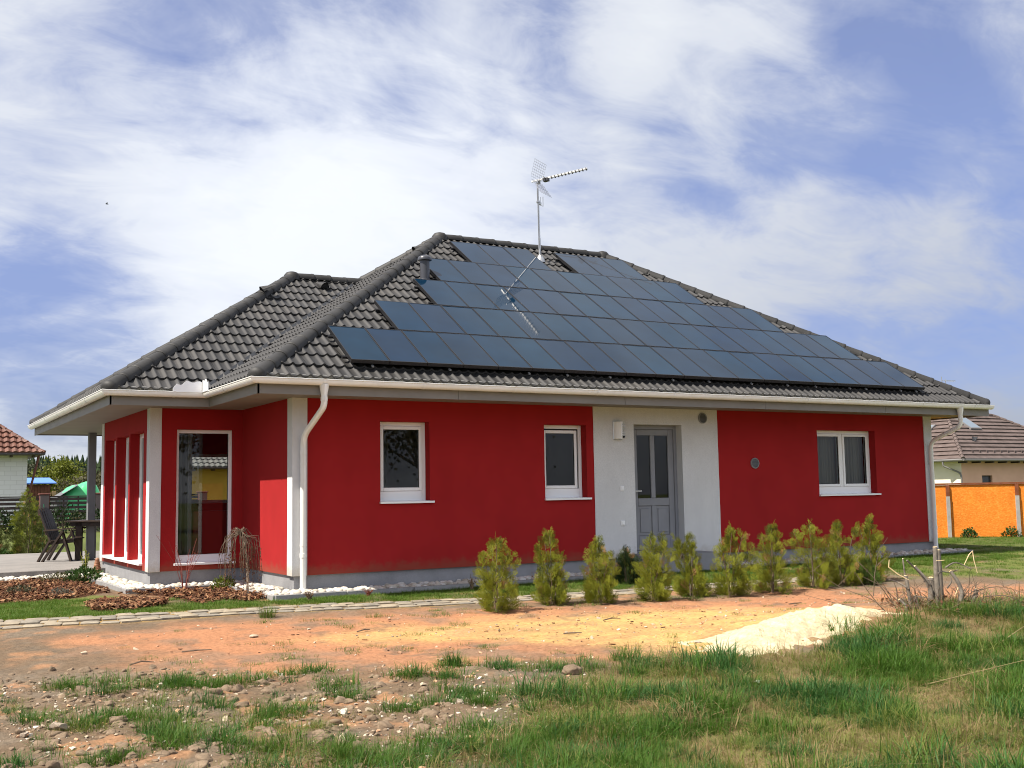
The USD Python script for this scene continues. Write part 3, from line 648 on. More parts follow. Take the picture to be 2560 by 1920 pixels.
# terrace post
obj('post', MB().cbox(-1.22, -1.07, 9.12, 9.27, -.112, ZS, .008), noisy('grey_post', (.16, .165, .17), (.19, .195, .20), scale=4, rough=.5), house, label='grey square post carrying the terrace roof')
obj('beam', MB().cbox(-1.23, 3.95, 9.13, 9.26, ZS - .004, 2.7, .006), fascia_m, house)

# downpipes
def bend(pts, r=.16, n=6):
    P = [np.array(p, float) for p in pts]; out = [P[0]]
    for i in range(1, len(P) - 1):
        a, b_ = P[i - 1] - P[i], P[i + 1] - P[i]; la, lb = np.linalg.norm(a), np.linalg.norm(b_); k = min(r, la * .45, lb * .45)
        p0, p1 = P[i] + a / la * k, P[i] + b_ / lb * k
        for t in np.linspace(0, 1, n): out.append((1 - t) ** 2 * p0 + 2 * t * (1 - t) * P[i] + t * t * p1)
    out.append(P[-1]); return out
def downpipe(xt, xb, lab, zb, zt0, zt1):
    p = part_group('downpipe', house); tag(stage.GetPrimAtPath(p), label=lab)
    yo = -EAVE + R_G
    obj('outlet', MB().revolve((xt, yo, 0), [(.042, 2.44), (.046, 2.47), (.062, 2.555), (.066, 2.60)], 18), gutter_m, p, smooth=50)
    pts = bend([(xt, yo, 2.47), (xt, yo, zt0), (xb, -.078, zt1), (xb, -.078, zb)])
    obj('pipe', MB().tube(pts, .043, 16), gutter_m, p, smooth=50)
    for z in (2.40, zt1 - .22, .28): 
        c = (xt, yo) if z > 2.3 else (xb, -.078)
        obj('collar', MB().revolve((*c, z), [(.043, -.03), (.048, -.028), (.048, .028), (.043, .03)], 18), gutter_m, p, smooth=30)
    for z in (1.55, .42): obj('clip', MB().revolve((xb, -.078, z), [(.0465, -.012), (.0465, .012)], 16).bar((xb, -.04, z), (xb, .01, z), .02, .02), gutter_m, p)
downpipe(.165, .125, 'left white downpipe on the front corner strip', -.24, 2.30, 1.93)
downpipe(13.17, 13.145, 'right white downpipe on the far corner strip', -.22, 2.24, 1.97)

# white scalloped splash guard in the inner gutter corner
def plate(pts, d, t=.012):
    P = np.array(pts, float); n = len(P); d = np.asarray(d, float) * t
    b = MB(); b.add(P, [[0, i, i + 1] for i in range(1, n - 1)]); b.add(P + d, [[0, i + 1, i] for i in range(1, n - 1)])
    b.add(np.vstack([P, P + d]), [[i, n + i, n + (i + 1) % n, (i + 1) % n] for i in range(n)]); return b
wav = lambda s: ZG + .05 + .06 * sstep(0, .06, s) + .045 * sstep(.10, .2, s) + .012 * math.sin(s * 38)
pa = [(-.88 - .0, 1.525, ZG - .005)] + [(-.88 - s, 1.525, float(wav(.42 - s))) for s in np.linspace(0, .42, 16)] + [(-1.30, 1.525, ZG - .005)]
pb = [(-.872, 1.52, ZG - .005)] + [(-.872, 1.52 - s, float(wav(.36 - s)) + .015) for s in np.linspace(0, .30, 14)] + [(-.872, 1.22, ZG - .005)]
sg = part_group('splash_guard', house); obj('plate', plate(pa, (0, 1, 0)), pvc, sg); obj('plate', plate(pb, (1, 0, 0)), pvc, sg)
# ------------------------------------------------------------------ roof
TH = math.radians(33.095); CT, ST = math.cos(TH), math.sin(TH)
RX0, RX1, RY, RZ = 4.649, XR - EAVE - 4.649 + .009, 4.649, 2.657 + TP * (4.649 + EAVE)
WY, WXA = 5.774, -A_ - EAVE + (5.774 - (B_ - EAVE)); WZ = ZG + TP * (WY - (B_ - EAVE)); WXE = -EAVE + (WZ - ZG) / TP
YBK = 2 * RY + EAVE; YWB = 2 * WY - (B_ - EAVE)
deck_m = plain('roof_membrane', (.02, .02, .022), .8, .2)
dk = MB(); o = -.055  # deck lies below the tiles
Pz = lambda x, y, z: (x, y, z + o)
E1 = .06
dk.add([Pz(-EAVE + E1, -EAVE + E1, ZG + E1 * TP), Pz(XR - E1, -EAVE + E1, ZG + E1 * TP), Pz(RX1, RY, RZ), Pz(RX0, RY, RZ)], [[0, 1, 2, 3]])
dk.add([Pz(-EAVE + E1, YBK, ZG), Pz(-EAVE + E1, -EAVE + E1, ZG + E1 * TP), Pz(RX0, RY, RZ)], [[0, 1, 2]])
dk.add([Pz(XR - E1, YBK, ZG), Pz(-EAVE, YBK, ZG), Pz(RX0, RY, RZ), Pz(RX1, RY, RZ)], [[0, 1, 2, 3]])
dk.add([Pz(XR - E1, -EAVE + E1, ZG + E1 * TP), Pz(XR - E1, YBK, ZG), Pz(RX1, RY, RZ)], [[0, 1, 2]])
xw, yw = -A_ - EAVE, B_ - EAVE
dk.add([Pz(xw + E1, yw + E1, ZG + E1 * TP), Pz(-EAVE, yw + E1, ZG + E1 * TP), Pz(WXE, WY, WZ), Pz(WXA, WY, WZ)], [[0, 1, 2, 3]])
dk.add([Pz(xw + E1, YWB, ZG), Pz(xw + E1, yw + E1, ZG + E1 * TP), Pz(WXA, WY, WZ)], [[0, 1, 2]])
dk.add([Pz(-EAVE, YWB, ZG), Pz(xw + E1, YWB, ZG), Pz(WXA, WY, WZ), Pz(WXE, WY, WZ)], [[0, 1, 2, 3]])
obj('roof_membrane', dk, deck_m, house)

TW, TL = .30, .345
_u = np.array([0, .03, .048, .062, .078, .092, .108, .124, .15]); _h = np.array([0, .001, .006, .016, .030, .030, .018, .006, 0])
prof_s = np.concatenate([_u[:-1], _u + .15]); prof_h = np.concatenate([_h[:-1], _h])
def tile_template():
    n = len(prof_s); top = TL + .02
    v = np.vstack([np.stack([prof_s, np.zeros(n), prof_h + .030], 1), np.stack([prof_s, np.full(n, top), prof_h + .000], 1), np.stack([prof_s, np.zeros(n), prof_h + .004], 1)])
    i = np.arange(n - 1); f = np.vstack([np.stack([i, i + 1, n + i + 1, n + i], 1), np.stack([2 * n + i, 2 * n + i + 1, i + 1, i], 1)])
    # bevelled lower edge catches light
    return v, np.vstack([f[:, [0, 1, 2]], f[:, [0, 2, 3]]])
TV, TF = tile_template()
def clip_mesh(v, f, planes):
    m = trimesh.Trimesh(v, f, process=False)
    for nrm, off in planes:
        if len(m.faces) == 0: break
        m = trimesh.intersections.slice_mesh_plane(m, plane_normal=np.array([*nrm, 0.0]), plane_origin=np.array([nrm[0] * off, nrm[1] * off, 0.0]))
    return np.asarray(m.vertices), np.asarray(m.faces)
def lay_tiles(origin, sdir, tdir, poly, off=-.035, shift=0.0, t0=.085):
    "tiles over a convex polygon (s, t), counter-clockwise; yields (mesh vertices in world, faces, (s, t) centre)"
    origin, sdir, tdir = (np.asarray(q, float) for q in (origin, sdir, tdir)); nrm = np.cross(sdir, tdir)
    P = np.array(poly); pl = []
    for a, b_ in zip(P, np.roll(P, -1, 0)):
        d = (b_ - a) / np.linalg.norm(b_ - a); n2 = np.array([-d[1], d[0]]); pl.append((n2, n2 @ a))
    smin, smax, tmax = P[:, 0].min(), P[:, 0].max(), P[:, 1].max()
    for r in range(int((tmax - t0) / TL) + 1):
        t = t0 + r * TL
        for c in range(int(math.floor((smin - shift) / TW)) , int((smax - shift) / TW) + 1):
            s = shift + c * TW
            cs = np.array([[s, t], [s + TW, t], [s + TW, t + TL], [s, t + TL]])
            D = np.array([cs @ n2 - o_ for n2, o_ in pl])
            if (D.max(1) <= .01).any(): continue
            v = TV + [s, t, 0]; f = TF
            if (D < 0).any():
                use = [p for p, d in zip(pl, D) if (d < .03).any()]
                v, f = clip_mesh(v, f, use)
                if len(f) < 4: continue
            j = rng.normal(0, .0022, 3)
            w = origin + np.outer(v[:, 0] + j[0], sdir) + np.outer(v[:, 1] + j[1], tdir) + np.outer(v[:, 2] + off + abs(j[2]), nrm)
            yield w, f, (s + TW / 2, t + TL / 2)

main_rows = [(.41, .64, 12.47, 20), (1.542, 1.79, 11.83, 17), (2.674, 2.925, 10.69, 13), (3.806, 3.47, 9.48, 10), (4.916, 4.60, 6.40, 3), (4.916, 7.02, 8.78, 3)]
def under_panel(x, t, mg=.10):
    return any(a + mg < x < b_ - mg and r + mg < t < r + 1.12 - mg for r, a, b_, n in main_rows)
SL = (RY + EAVE) / CT
tiles_keep, tiles_rest = [], []
# main front slope: s = x + EAVE
poly = [(0, .0), (XR + EAVE, .0), (RX1 + EAVE, SL), (RX0 + EAVE, SL)]
for v, f, (s, t) in lay_tiles((-EAVE, -EAVE, ZG), (1, 0, 0), (0, CT, ST), poly):
    x = s - EAVE
    (tiles_rest if under_panel(x, t) else tiles_keep).append((v, f))
n_front = len(tiles_keep)
# wing front slope
SLW = (WY - yw) / CT
poly = [(0, 0), (-EAVE - xw, 0), (WXE - xw, SLW), (WXA - xw, SLW)]
for v, f, st_ in lay_tiles((xw, yw, ZG), (1, 0, 0), (0, CT, ST), poly): tiles_keep.append((v, f))
# main left slope: along -y, looking from the left; origin at front-left corner, s along -y so that normal points out
for v, f, st_ in lay_tiles((-EAVE, yw, ZG), (0, -1, 0), (CT, 0, ST), [(0, 0), (yw + EAVE, 0), (yw + EAVE - (RY + EAVE), SL), (yw - WY - .02, SLW + .0)][0:4]): tiles_rest.append((v, f))
# wing left slope
for v, f, st_ in lay_tiles((xw, YWB, ZG), (0, -1, 0), (CT, 0, ST), [(0, 0), (YWB - yw, 0), (YWB - WY, SLW)]): tiles_rest.append((v, f))
# right hip slope and rear slopes
for v, f, st_ in lay_tiles((XR, -EAVE, ZG), (0, 1, 0), (-CT, 0, ST), [(0, 0), (YBK + EAVE, 0), (RY + EAVE, SL)]): tiles_rest.append((v, f))
def seen_rank(v):
    c = v.mean(0); d = c - EYE; return np.linalg.norm(d)
tiles_keep.sort(key=lambda q: seen_rank(q[0]))
print('tiles', n_front, len(tiles_keep), len(tiles_rest))
wing_n = len(tiles_keep) - n_front
for k, (v, f) in enumerate(tiles_keep):
    if k < 300: obj('roof_tile', (v, f), tile_m, house, smooth=42)
    else: tiles_rest.append((v, f))
b = MB()
for v, f in tiles_rest: b.add(v, f)
obj('roof_tiles', b, tile_m, house, smooth=42, kind='stuff')

# ridge and hip caps
cap_m = noisy('ridge_tile_charcoal', (.022, .0215, .021), (.036, .035, .0335), scale=2.5, rough=.6, spec=.3, bump=.2, bscale=60, bdist=.004, fine=.1)
def cap_mesh(a, b_, r0=.128, r1=.112, lift=.0, ends=(False, False), sides=11):
    a, b_ = np.asarray(a, float), np.asarray(b_, float); d = b_ - a; Ln = np.linalg.norm(d); d /= Ln
    x = np.cross(d, [0, 0, 1.0]); x /= np.linalg.norm(x); y = np.cross(x, d)
    ang = np.linspace(-.12, math.pi + .12, sides); m = MB()
    def ring(p, r, dr=0): return [p + x * (r * math.cos(q)) + y * (r * .92 * math.sin(q)) for q in ang]
    st = [(0.0, r0 - .010), (0.012, r0), (.055, r0), (.065, r0 - .006), (Ln, r1)]
    if ends[0]: st = [(-.055, .03), (-.045, .075), (-.02, .11)] + st[1:]
    rows = [ring(a + d * s, r) for s, r in st]
    v = np.array(rows).reshape(-1, 3); n = sides; f = []
    for i in range(len(rows) - 1):
        for j in range(n - 1): f.append([i * n + j, i * n + j + 1, (i + 1) * n + j + 1, (i + 1) * n + j])
    m.add(v, f); m.add(rows[0], [[0, i + 1, i] for i in range(1, n - 1)]); m.add(rows[-1], [[0, i, i + 1] for i in range(1, n - 1)])
    return m
def caps(p, q, name='ridge_tile', step=.365, endcap=False, sink=-.045):
    p, q = np.array(p, float) + [0, 0, sink], np.array(q, float) + [0, 0, sink]; Ln = np.linalg.norm(q - p); d = (q - p) / Ln; n = max(1, int(round(Ln / step))); st = Ln / n
    for k in range(n):
        jit = rng.normal(0, .003, 3); a = p + d * st * k + jit; e = p + d * (st * (k + 1) + .045) + jit
        obj(name, cap_mesh(a, e, ends=(endcap and k == 0, False)), cap_m, house, smooth=45)
ee = .10
caps((-EAVE + ee, -EAVE + ee, ZG + ee * TP), (RX0, RY, RZ), 'hip_tile', endcap=True)
caps((XR - ee, -EAVE + ee, ZG + ee * TP), (RX1, RY, RZ), 'hip_tile', endcap=True)
caps((xw + ee, yw + ee, ZG + ee * TP), (WXA, WY, WZ), 'hip_tile', endcap=True)
caps((RX1 - .05, RY, RZ), (RX0 + .1, RY, RZ), 'ridge_tile')
caps((WXE + .05, WY, WZ), (WXA + .1, WY, WZ), 'ridge_tile')
caps((-EAVE + ee, YBK - ee, ZG + ee * TP), (RX0, RY, RZ), 'hip_tile')
caps((xw + ee, YWB - ee, ZG + ee * TP), (WXA, WY, WZ), 'hip_tile')
for c in ((RX0, RY, RZ), (RX1, RY, RZ), (WXA, WY, WZ)):
    obj('ridge_end_cap', MB().revolve((c[0], c[1], c[2] - .05), [(.17, -.04), (.155, .06), (.11, .115), (.05, .135), (.001, .14)], 16), cap_m, house, smooth=60)
# valley sheet between wing and main roof
vd = np.array([1, 1, TP]); va = np.array([-EAVE, yw, ZG]); vb = np.array([WXE, WY, WZ])
vs = MB(); up_ = np.array([0, 0, .012])
for sx, sy in ((0, 1),):
    w_ = .09
    l0, l1 = va + [0, w_ * -1, 0], vb + [0, -w_, 0]      # on the main slope side (same height along y)
    r0_, r1_ = va + [-w_, 0, 0], vb + [-w_, 0, 0]         # on the wing side
    vs.quad(l0 + up_, l1 + up_, vb - [0, 0, .02], va - [0, 0, .02]); vs.quad(va - [0, 0, .02], vb - [0, 0, .02], r1_ + up_, r0_ + up_)
obj('valley_sheet', vs, plain('dark_valley_metal', (.03, .031, .034), .4, .5), house)
# vent tiles: a small hood with an opening towards the eave
def hood(origin, sdir, tdir):
    o, s_, t_ = np.asarray(origin, float), np.asarray(sdir, float), np.asarray(tdir, float); n_ = np.cross(s_, t_)
    P = lambda a, b_, c: o + s_ * a + t_ * b_ + n_ * c
    m = MB(); ang = np.linspace(0, math.pi, 9)
    fr_ = [P(.085 * math.cos(q), 0, .02 + .12 * math.sin(q)) for q in ang]; bk = [P(.11 * math.cos(q), .26, .012 + .03 * math.sin(q)) for q in ang]
    v = fr_ + bk; m.add(v, [[i, i + 1, 9 + i + 1, 9 + i] for i in range(8)])
    return m, MB().add([P(.078 * math.cos(q), .03, .02 + .105 * math.sin(q)) for q in ang], [[0, i, i + 1] for i in range(1, 8)])
for (x, t) in ((2.46, SLW - .55),):
    hp = part_group('vent_tile', house); h1, h2 = hood((x, yw + t * CT, ZG + t * ST), (1, 0, 0), (0, CT, ST)); obj('hood', h1, tile_m, hp, smooth=45); obj('opening', h2, black_m, hp)
for (yy, t, x_o, lab) in ((RY - .62, SL - .98, -EAVE, 'a'), (WY - .98, SLW - 1.05, xw, 'b')):
    hp = part_group('vent_tile', house); h1, h2 = hood((x_o + t * CT, yy, ZG + t * ST), (0, -1, 0), (CT, 0, ST)); obj('hood', h1, tile_m, hp, smooth=45); obj('opening', h2, black_m, hp)
# soil vent pipe by the panels
vp = part_group('vent_pipe', house); vx, vt_ = 3.31, 4.10
vc = np.array([vx, -EAVE + vt_ * CT, ZG + vt_ * ST])
pipe_m = plain('dark_grey_pipe', (.05, .052, .06), .3, .5)
obj('pipe', MB().revolve(vc, [(.10, -.02), (.085, .02), (.085, .36)], 18), pipe_m, vp, smooth=40)
obj('cowl', MB().revolve(vc, [(.086, .33), (.125, .345), (.128, .375), (.11, .41), (.06, .435), (.001, .44)], 18), pipe_m, vp, smooth=50)

# ------------------------------------------------------------------ solar panels
arr = thing('solar_array', 'field of dark blue glass solar panels mounted on the front roof slope', 'solar panels')
sol = []
for k, (c, rgh) in enumerate((((.004, .019, .041), .03), ((.006, .018, .039), .04), ((.004, .020, .041), .035), ((.007, .019, .038), .045))):
    sol.append(mat(f'solar_glass_{k}', {"g": ("geometry", {}), "n": ("noise_texture", dict(scale=1.4, detail=3)), "r": ("rgb_ramp", {"ramp": [(.3, tuple(.85 * q for q in c)), (.7, tuple(1.2 * q for q in c))]}), "p": ("principled_bsdf", dict(roughness=rgh, specular_ior_level=.27, ior=1.42))}, [("g.position", "n.vector"), ("n.fac", "r.fac"), ("r.color", "p.base_color")]))
frame_m = plain('black_aluminium', (.012, .012, .013), .35, .5)
tN = np.array([0, -ST, CT]); tU = np.array([0, CT, ST]); tO = np.array([0, -EAVE, ZG])
PO = .12
for r, xa, xb, n in main_rows:
    w = (xb - xa) / n
    for k in range(n):
        x0, x1 = xa + k * w + .005, xa + (k + 1) * w - .005; s0, s1 = r + .006, r + 1.115
        pn = part_group('solar_panel', arr); wob = rng.normal(0, .0011, 4)
        P = lambda x, s, d: np.array([x, 0, 0]) + tO + tU * s + tN * (PO + d)
        g = MB(); e = .010
        g.quad(P(x0 + e, s0 + e, wob[0]), P(x1 - e, s0 + e, wob[1]), P(x1 - e, s1 - e, wob[1] + wob[2]), P(x0 + e, s1 - e, wob[0] + wob[2]))
        obj('glass', g, sol[int(rng.integers(0, 4))], pn)
        f = MB(); top = .0035
        for (a0, a1, c0, c1) in ((x0, x0 + e + .003, s0, s1), (x1 - e - .003, x1, s0, s1), (x0 + e + .003, x1 - e - .003, s0, s0 + e + .003), (x0 + e + .003, x1 - e - .003, s1 - e - .003, s1)):
            v = [P(a, c, d) for a in (a0, a1) for c in (c0, c1) for d in (-.052, top)]
            f.add(v, [[0, 1, 3, 2], [4, 6, 7, 5], [0, 4, 5, 1], [2, 3, 7, 6], [0, 2, 6, 4], [1, 5, 7, 3]])
        f.quad(P(x0, s0, -.03), P(x0, s1, -.03), P(x1, s1, -.03), P(x1, s0, -.03))
        obj('frame', f, frame_m, pn)
# rails and their bright end hooks under the lower edge
b = MB()
for r, xa, xb, n in main_rows:
    for ds in (.22, .88):
        p0, p1 = P(xa - .05, r + ds, -.073), P(xb + .05, r + ds, -.073); b.bar(p0, p1, .04, .036, up=tN)
obj('rail', b, frame_m, arr)
alu = plain('bare_aluminium', (.30, .30, .30), .5, .4, .3)
for x in (.95, 2.22, 3.55, 4.22, 5.0, 6.35, 7.15, 8.05, 8.85, 9.6, 10.35, 10.95, 11.75, 12.2):
    xj = x + rng.normal(0, .04)
    obj('roof_hook', MB().bar(P(xj, .43, -.085), P(xj, .385, -.085), .028, .022, up=tN), alu, arr)

# ------------------------------------------------------------------ aerial on the ridge
ae = thing('roof_aerial', 'tall television aerial mast standing among the roof panels', 'aerial', (6.63, 4.02, 0))
zinc = plain('galvanised_tube', (.58, .58, .57), .35, .5, .85); alu2 = plain('aerial_aluminium', (.75, .74, .70), .35, .5, .6); blackp = plain('aerial_black_plastic', (.03, .03, .035), .5, .4)
zb = ZG + TP * (4.02 + EAVE)
obj('mast', MB().tube([(0, 0, zb - .1), (-.01, 0, zb + .45)], .027, 10).tube([(-.01, 0, zb + .40), (-.03, 0, 7.52)], .021, 10), zinc, ae, smooth=40)
obj('roof_flange', MB().revolve((0, 0, zb), [(.11, -.06), (.085, .02), (.04, .09), (.028, .10)], 14), zinc, ae, smooth=40)
# direction of the boom: to the right, rising slightly
A0, A1 = np.array([-.10, .11, 7.50]), np.array([.56, -.96, 7.585])
bd = (A1 - A0) / np.linalg.norm(A1 - A0); bs = np.cross([0, 0, 1.0], bd); bs /= np.linalg.norm(bs); bu = np.cross(bd, bs) * -1
if bu[2] < 0: bu = -bu
obj('boom', MB().bar(A0, A1, .034, .034), alu2, ae)
for k in range(11):
    c = A0 + bd * (.46 + k * .078); hw = .075
    obj('director', MB().tube([c - bs * hw + bu * .0, c + bs * hw], .006, 6).bar(c - bu * .022 - bd * .03, c + bu * .006 - bd * .03, .012, .008, up=bd), alu2, ae)
    obj('director_clip', MB().obox(c - bu * .012, [bd, bs, bu], [.009, .020, .026]), blackp, ae)
cd = A0 + bd * .33
obj('dipole_box', MB().obox(cd - bu * .035, [bd, bs, bu], [.055, .05, .032]), blackp, ae)
obj('dipole', MB().tube([cd - bs * .16, cd + bs * .16], .009, 6), alu2, ae)
mesh_m = plain('reflector_wire', (.55, .57, .66), .4, .5, .5)
for sgn in (1, -1):
    root = A0 + bd * .12 + bu * .03 * sgn; dirv = bu * sgn * .86 + bd * (.30 if sgn > 0 else .50); dirv /= np.linalg.norm(dirv); hl = .36
    m = MB()
    for k in range(8): m.tube([root + dirv * (hl * k / 7) - bs * .26, root + dirv * (hl * k / 7) + bs * .26], .004, 4, False)
    for q in np.linspace(-.26, .26, 7): m.tube([root + bs * q, root + bs * q + dirv * hl], .004, 4, False)
    obj('reflector_grid', m, mesh_m, ae)
obj('mast_bracket', MB().cbox(-.045, .03, -.03, .03, 7.43, 7.53).bar((-.03, 0, 7.48), tuple(A0 + bd * .14), .03, .02), zinc, ae)
obj('clamp', MB().cbox(-.055, .01, -.03, .03, 7.03, 7.08).tube([(.02, -.02, 6.98), (.085, -.02, 6.97), (.085, -.02, 7.17)], .007, 6).tube([(.02, .02, 7.0), (.045, .02, 7.0), (.045, .02, 7.17)], .007, 6).cbox(-.01, .05, -.02, .02, 7.0, 7.05), zinc, ae)
obj('cable', MB().tube([(-.04, -.03, 7.44), (-.06, -.035, 7.2), (-.045, -.03, 7.0), (-.05, -.035, 6.5), (-.035, -.03, zb + .3), (0, -.06, zb + .02)], .005, 5), blackp, ae)
# ------------------------------------------------------------------ kerb, pebbles, path, terrace
conc = noisy('concrete_edging', (.20, .20, .195), (.27, .265, .255), scale=5, rough=.9, spec=.2, bump=.4, bscale=120, bdist=.004, fine=.12)
KERB = [(-1.80, 5.95), (-1.80, 2.02), (-.40, 1.98), (-.40, -.46), (13.75, -.46), (13.75, 3.0)]
kerb = thing('concrete_edging', 'low grey concrete edging holding the white pebble strip along the house', 'kerb')
for (a, b_) in zip(KERB[:-1], KERB[1:]):
    a, b_ = np.array(a, float), np.array(b_, float); ln = np.linalg.norm(b_ - a); d = (b_ - a) / ln; n_ = max(1, round(ln / 1.0)); nr = np.array([d[1], -d[0]])
    for k in range(n_):
        p = a + d * (ln * k / n_ + .004); q = a + d * (ln * (k + 1) / n_ - .004); c = (p + q) / 2
        zt = -.208 + .03 * float(sstep(2, 13, c[0])) + rng.normal(0, .003)
        m = MB(); m.cbox(-np.linalg.norm(q - p) / 2, np.linalg.norm(q - p) / 2, -.026, .026, -.25, 0, .007); v, f = m.vf()
        R = np.array([[d[0], -d[1]], [d[1], d[0]]]); v[:, :2] = v[:, :2] @ R.T + c; v[:, 2] += zt
        obj('edging_stone', (v, f), conc, kerb)
# pebbles
def rock(seed, flat=.65, rough=.25, sub=2):
    r = np.random.default_rng(seed); m = trimesh.creation.icosphere(sub, 1.0); v = np.array(m.vertices)
    v = v * (1 + rough * (meshkit.fbm(v * 1.3 + 20 + seed, 3, seed)[:, None] - .5) * 2); v *= [1, r.uniform(.7, .95), flat]
    return v * .5, np.array(m.faces)
def chip_rock(seed):
    r = np.random.default_rng(seed); p = r.normal(size=(11, 3)); p /= np.linalg.norm(p, axis=1, keepdims=True); p *= r.uniform(.7, 1, (11, 1)) * [.5, .4, .28]
    h = trimesh.convex.convex_hull(p); return np.array(h.vertices), np.array(h.faces)
peb_m = [noisy(f'white_pebble_{k}', c1, c2, scale=9, rough=.75, spec=.3) for k, (c1, c2) in enumerate((((.44, .40, .33), (.56, .52, .44)), ((.34, .30, .235), (.46, .42, .35)), ((.52, .50, .45), (.62, .60, .56))))]
pp = []
def band(x0, x1, y0, y1, dens):
    n = int((x1 - x0) * (y1 - y0) * dens); return np.stack([rng.uniform(x0, x1, n), rng.uniform(y0, y1, n)], 1)
P2 = np.vstack([band(-.36, 13.7, -.42, .0, 270), band(-.36, .0, .0, 2.35, 270), band(-1.76, .0, 2.0, 2.38, 270), band(-1.76, -1.44, 2.3, 6.3, 270), band(-5.5, -1.45, 5.62, 6.02, 250)])
ex = (P2[:, 0] > 5.72) & (P2[:, 0] < 7.25)
P2 = P2[~(ex & (P2[:, 1] < .1) & (P2[:, 1] > -.5))]
zz = -.228 + .03 * sstep(2, 13, P2[:, 0]) + rng.uniform(-.012, .03, len(P2))
instancer('pebble_strip', [(rock(k, .6, .22, 1), peb_m[k % 3], True) for k in range(6)], np.column_stack([P2, zz]), rng.uniform(0, 6.28, len(P2)), rng.uniform(.06, .125, len(P2)), label='white rounded pebbles in a strip around the house foot', cat='pebbles')
obj('pebble_bed', MB().box(-.38, 13.72, -.43, .04, -.4, -.228).box(-.38, .03, .0, 2.4, -.4, -.229).box(-1.78, .03, 1.99, 2.43, -.4, -.230).box(-1.78, -1.40, 2.4, 5.95, -.4, -.231).box(-5.5, -1.4, 5.60, 6.05, -.4, -.232), noisy('pebble_grit', (.17, .155, .13), (.27, .25, .21), scale=30, rough=.9), kind='structure', label='pale grit under the white pebbles', cat='grit')
# terrace
obj('terrace', MB().cbox(-9.0, 4.0, 6.05, 13.2, -.5, -.112, .008), noisy('terrace_concrete', (.17, .16, .15), (.21, .195, .18), scale=2, rough=.85, spec=.2, fine=.06), kind='structure', label='flat grey terrace slab beside the house')
# cobbled path, set stone by stone
cob_m = [noisy(f'cobble_{k}', c1, c2, scale=7, rough=.85, spec=.2, bump=.4, bscale=70, bdist=.006, fine=.12) for k, (c1, c2) in enumerate((((.18, .155, .12), (.27, .235, .18)), ((.15, .135, .112), (.23, .205, .165)), ((.22, .185, .135), (.30, .255, .185))))]
path = thing('cobble_path', 'narrow path of pale grey cobbles running past the house front', 'path', kind='structure')
def cobble(w, d, h, seed):
    r = np.random.default_rng(seed); j = lambda: r.normal(0, .006)
    base = [(-w / 2, -d / 2), (0, -d / 2 - .008), (w / 2, -d / 2), (w / 2 + .006, 0), (w / 2, d / 2), (0, d / 2 + .008), (-w / 2, d / 2), (-w / 2 - .006, 0)]
    base = [(a + j(), b + j()) for a, b in base]
    v = [(a, b, -.06) for a, b in base] + [(a, b, h * .35) for a, b in base] + [(a * .72, b * .72, h * .92) for a, b in base] + [(0, 0, h)]
    f = [[i, (i + 1) % 8, 8 + (i + 1) % 8, 8 + i] for i in range(8)] + [[8 + i, 8 + (i + 1) % 8, 16 + (i + 1) % 8, 16 + i] for i in range(8)]
    f = np.vstack([np.array(f)[:, [0, 1, 2]], np.array(f)[:, [0, 2, 3]], [[16 + i, 16 + (i + 1) % 8, 24] for i in range(8)]])
    return np.array(v), f
PBk, PFr = np.array(PATH_BACK), np.array(PATH_FRONT)
yb_ = lambda x: np.interp(x, PBk[:, 0], PBk[:, 1]); yf_ = lambda x: np.interp(x, PFr[:, 0], PFr[:, 1])
nrow, cnt, rest = 3, 0, MB()
for row in range(nrow):
    x = -5.6 + row * .07
    while x < 7.9:
        w = rng.uniform(.17, .27); xc = x + w / 2; y0, y1 = yf_(xc), yb_(xc); d = (y1 - y0) / nrow
        yc = y0 + d * (row + .5) + rng.normal(0, .008); v, f = cobble(w - .014, d - .014, rng.uniform(.007, .020), int(rng.integers(1e6)))
        an = math.atan2(yb_(xc + .1) - yb_(xc - .1), .2) + rng.normal(0, .04); v[:, :2] = v[:, :2] @ np.array([[math.cos(an), math.sin(an)], [-math.sin(an), math.cos(an)]])
        v += [xc, yc, float(gz(xc, yc)) + .004 + rng.normal(0, .004)]
        obj('cobble', (v, f), cob_m[int(rng.integers(0, 3))], path, smooth=50); cnt += 1
        x += w
print('cobbles', cnt)

# ------------------------------------------------------------------ bark mulch
bark_m = [noisy(f'bark_chip_{k}', c1, c2, scale=20, rough=.85, spec=.2) for k, (c1, c2) in enumerate((((.09, .035, .016), (.17, .07, .032)), ((.05, .022, .012), (.10, .045, .024)), ((.19, .10, .05), (.27, .15, .075))))]
def chip(seed):
    r = np.random.default_rng(seed); n = 5; a = np.linspace(0, 6.28, n, endpoint=False) + r.uniform(0, .8, n)
    p = np.stack([np.cos(a) * r.uniform(.35, .5, n), np.sin(a) * r.uniform(.12, .24, n), r.uniform(-.06, .06, n)], 1)
    b = MB(); b.add(np.vstack([p, p + [0, 0, .09]]), [[i, (i + 1) % n, n + (i + 1) % n, n + i] for i in range(n)]); b.add(p + [0, 0, .09], [[0, i, i + 1] for i in range(1, n - 1)]); return b
B2 = np.vstack([scatter(BED, 7500, 4), scatter(PATCH, 1300, 5), scatter([(-.75, -.5), (-.3, .1), (-.45, .4), (-1.0, .3)], 260, 6)])
keep = (poly_dist(LAWNL, B2[:, 0], B2[:, 1]) > -9) & (B2[:, 1] < 5.62)
B2 = B2[keep]
bz = gz(B2[:, 0], B2[:, 1]) + rng.uniform(.005, .055, len(B2)) + .02 * nz(B2[:, 0], B2[:, 1], 3, 71)
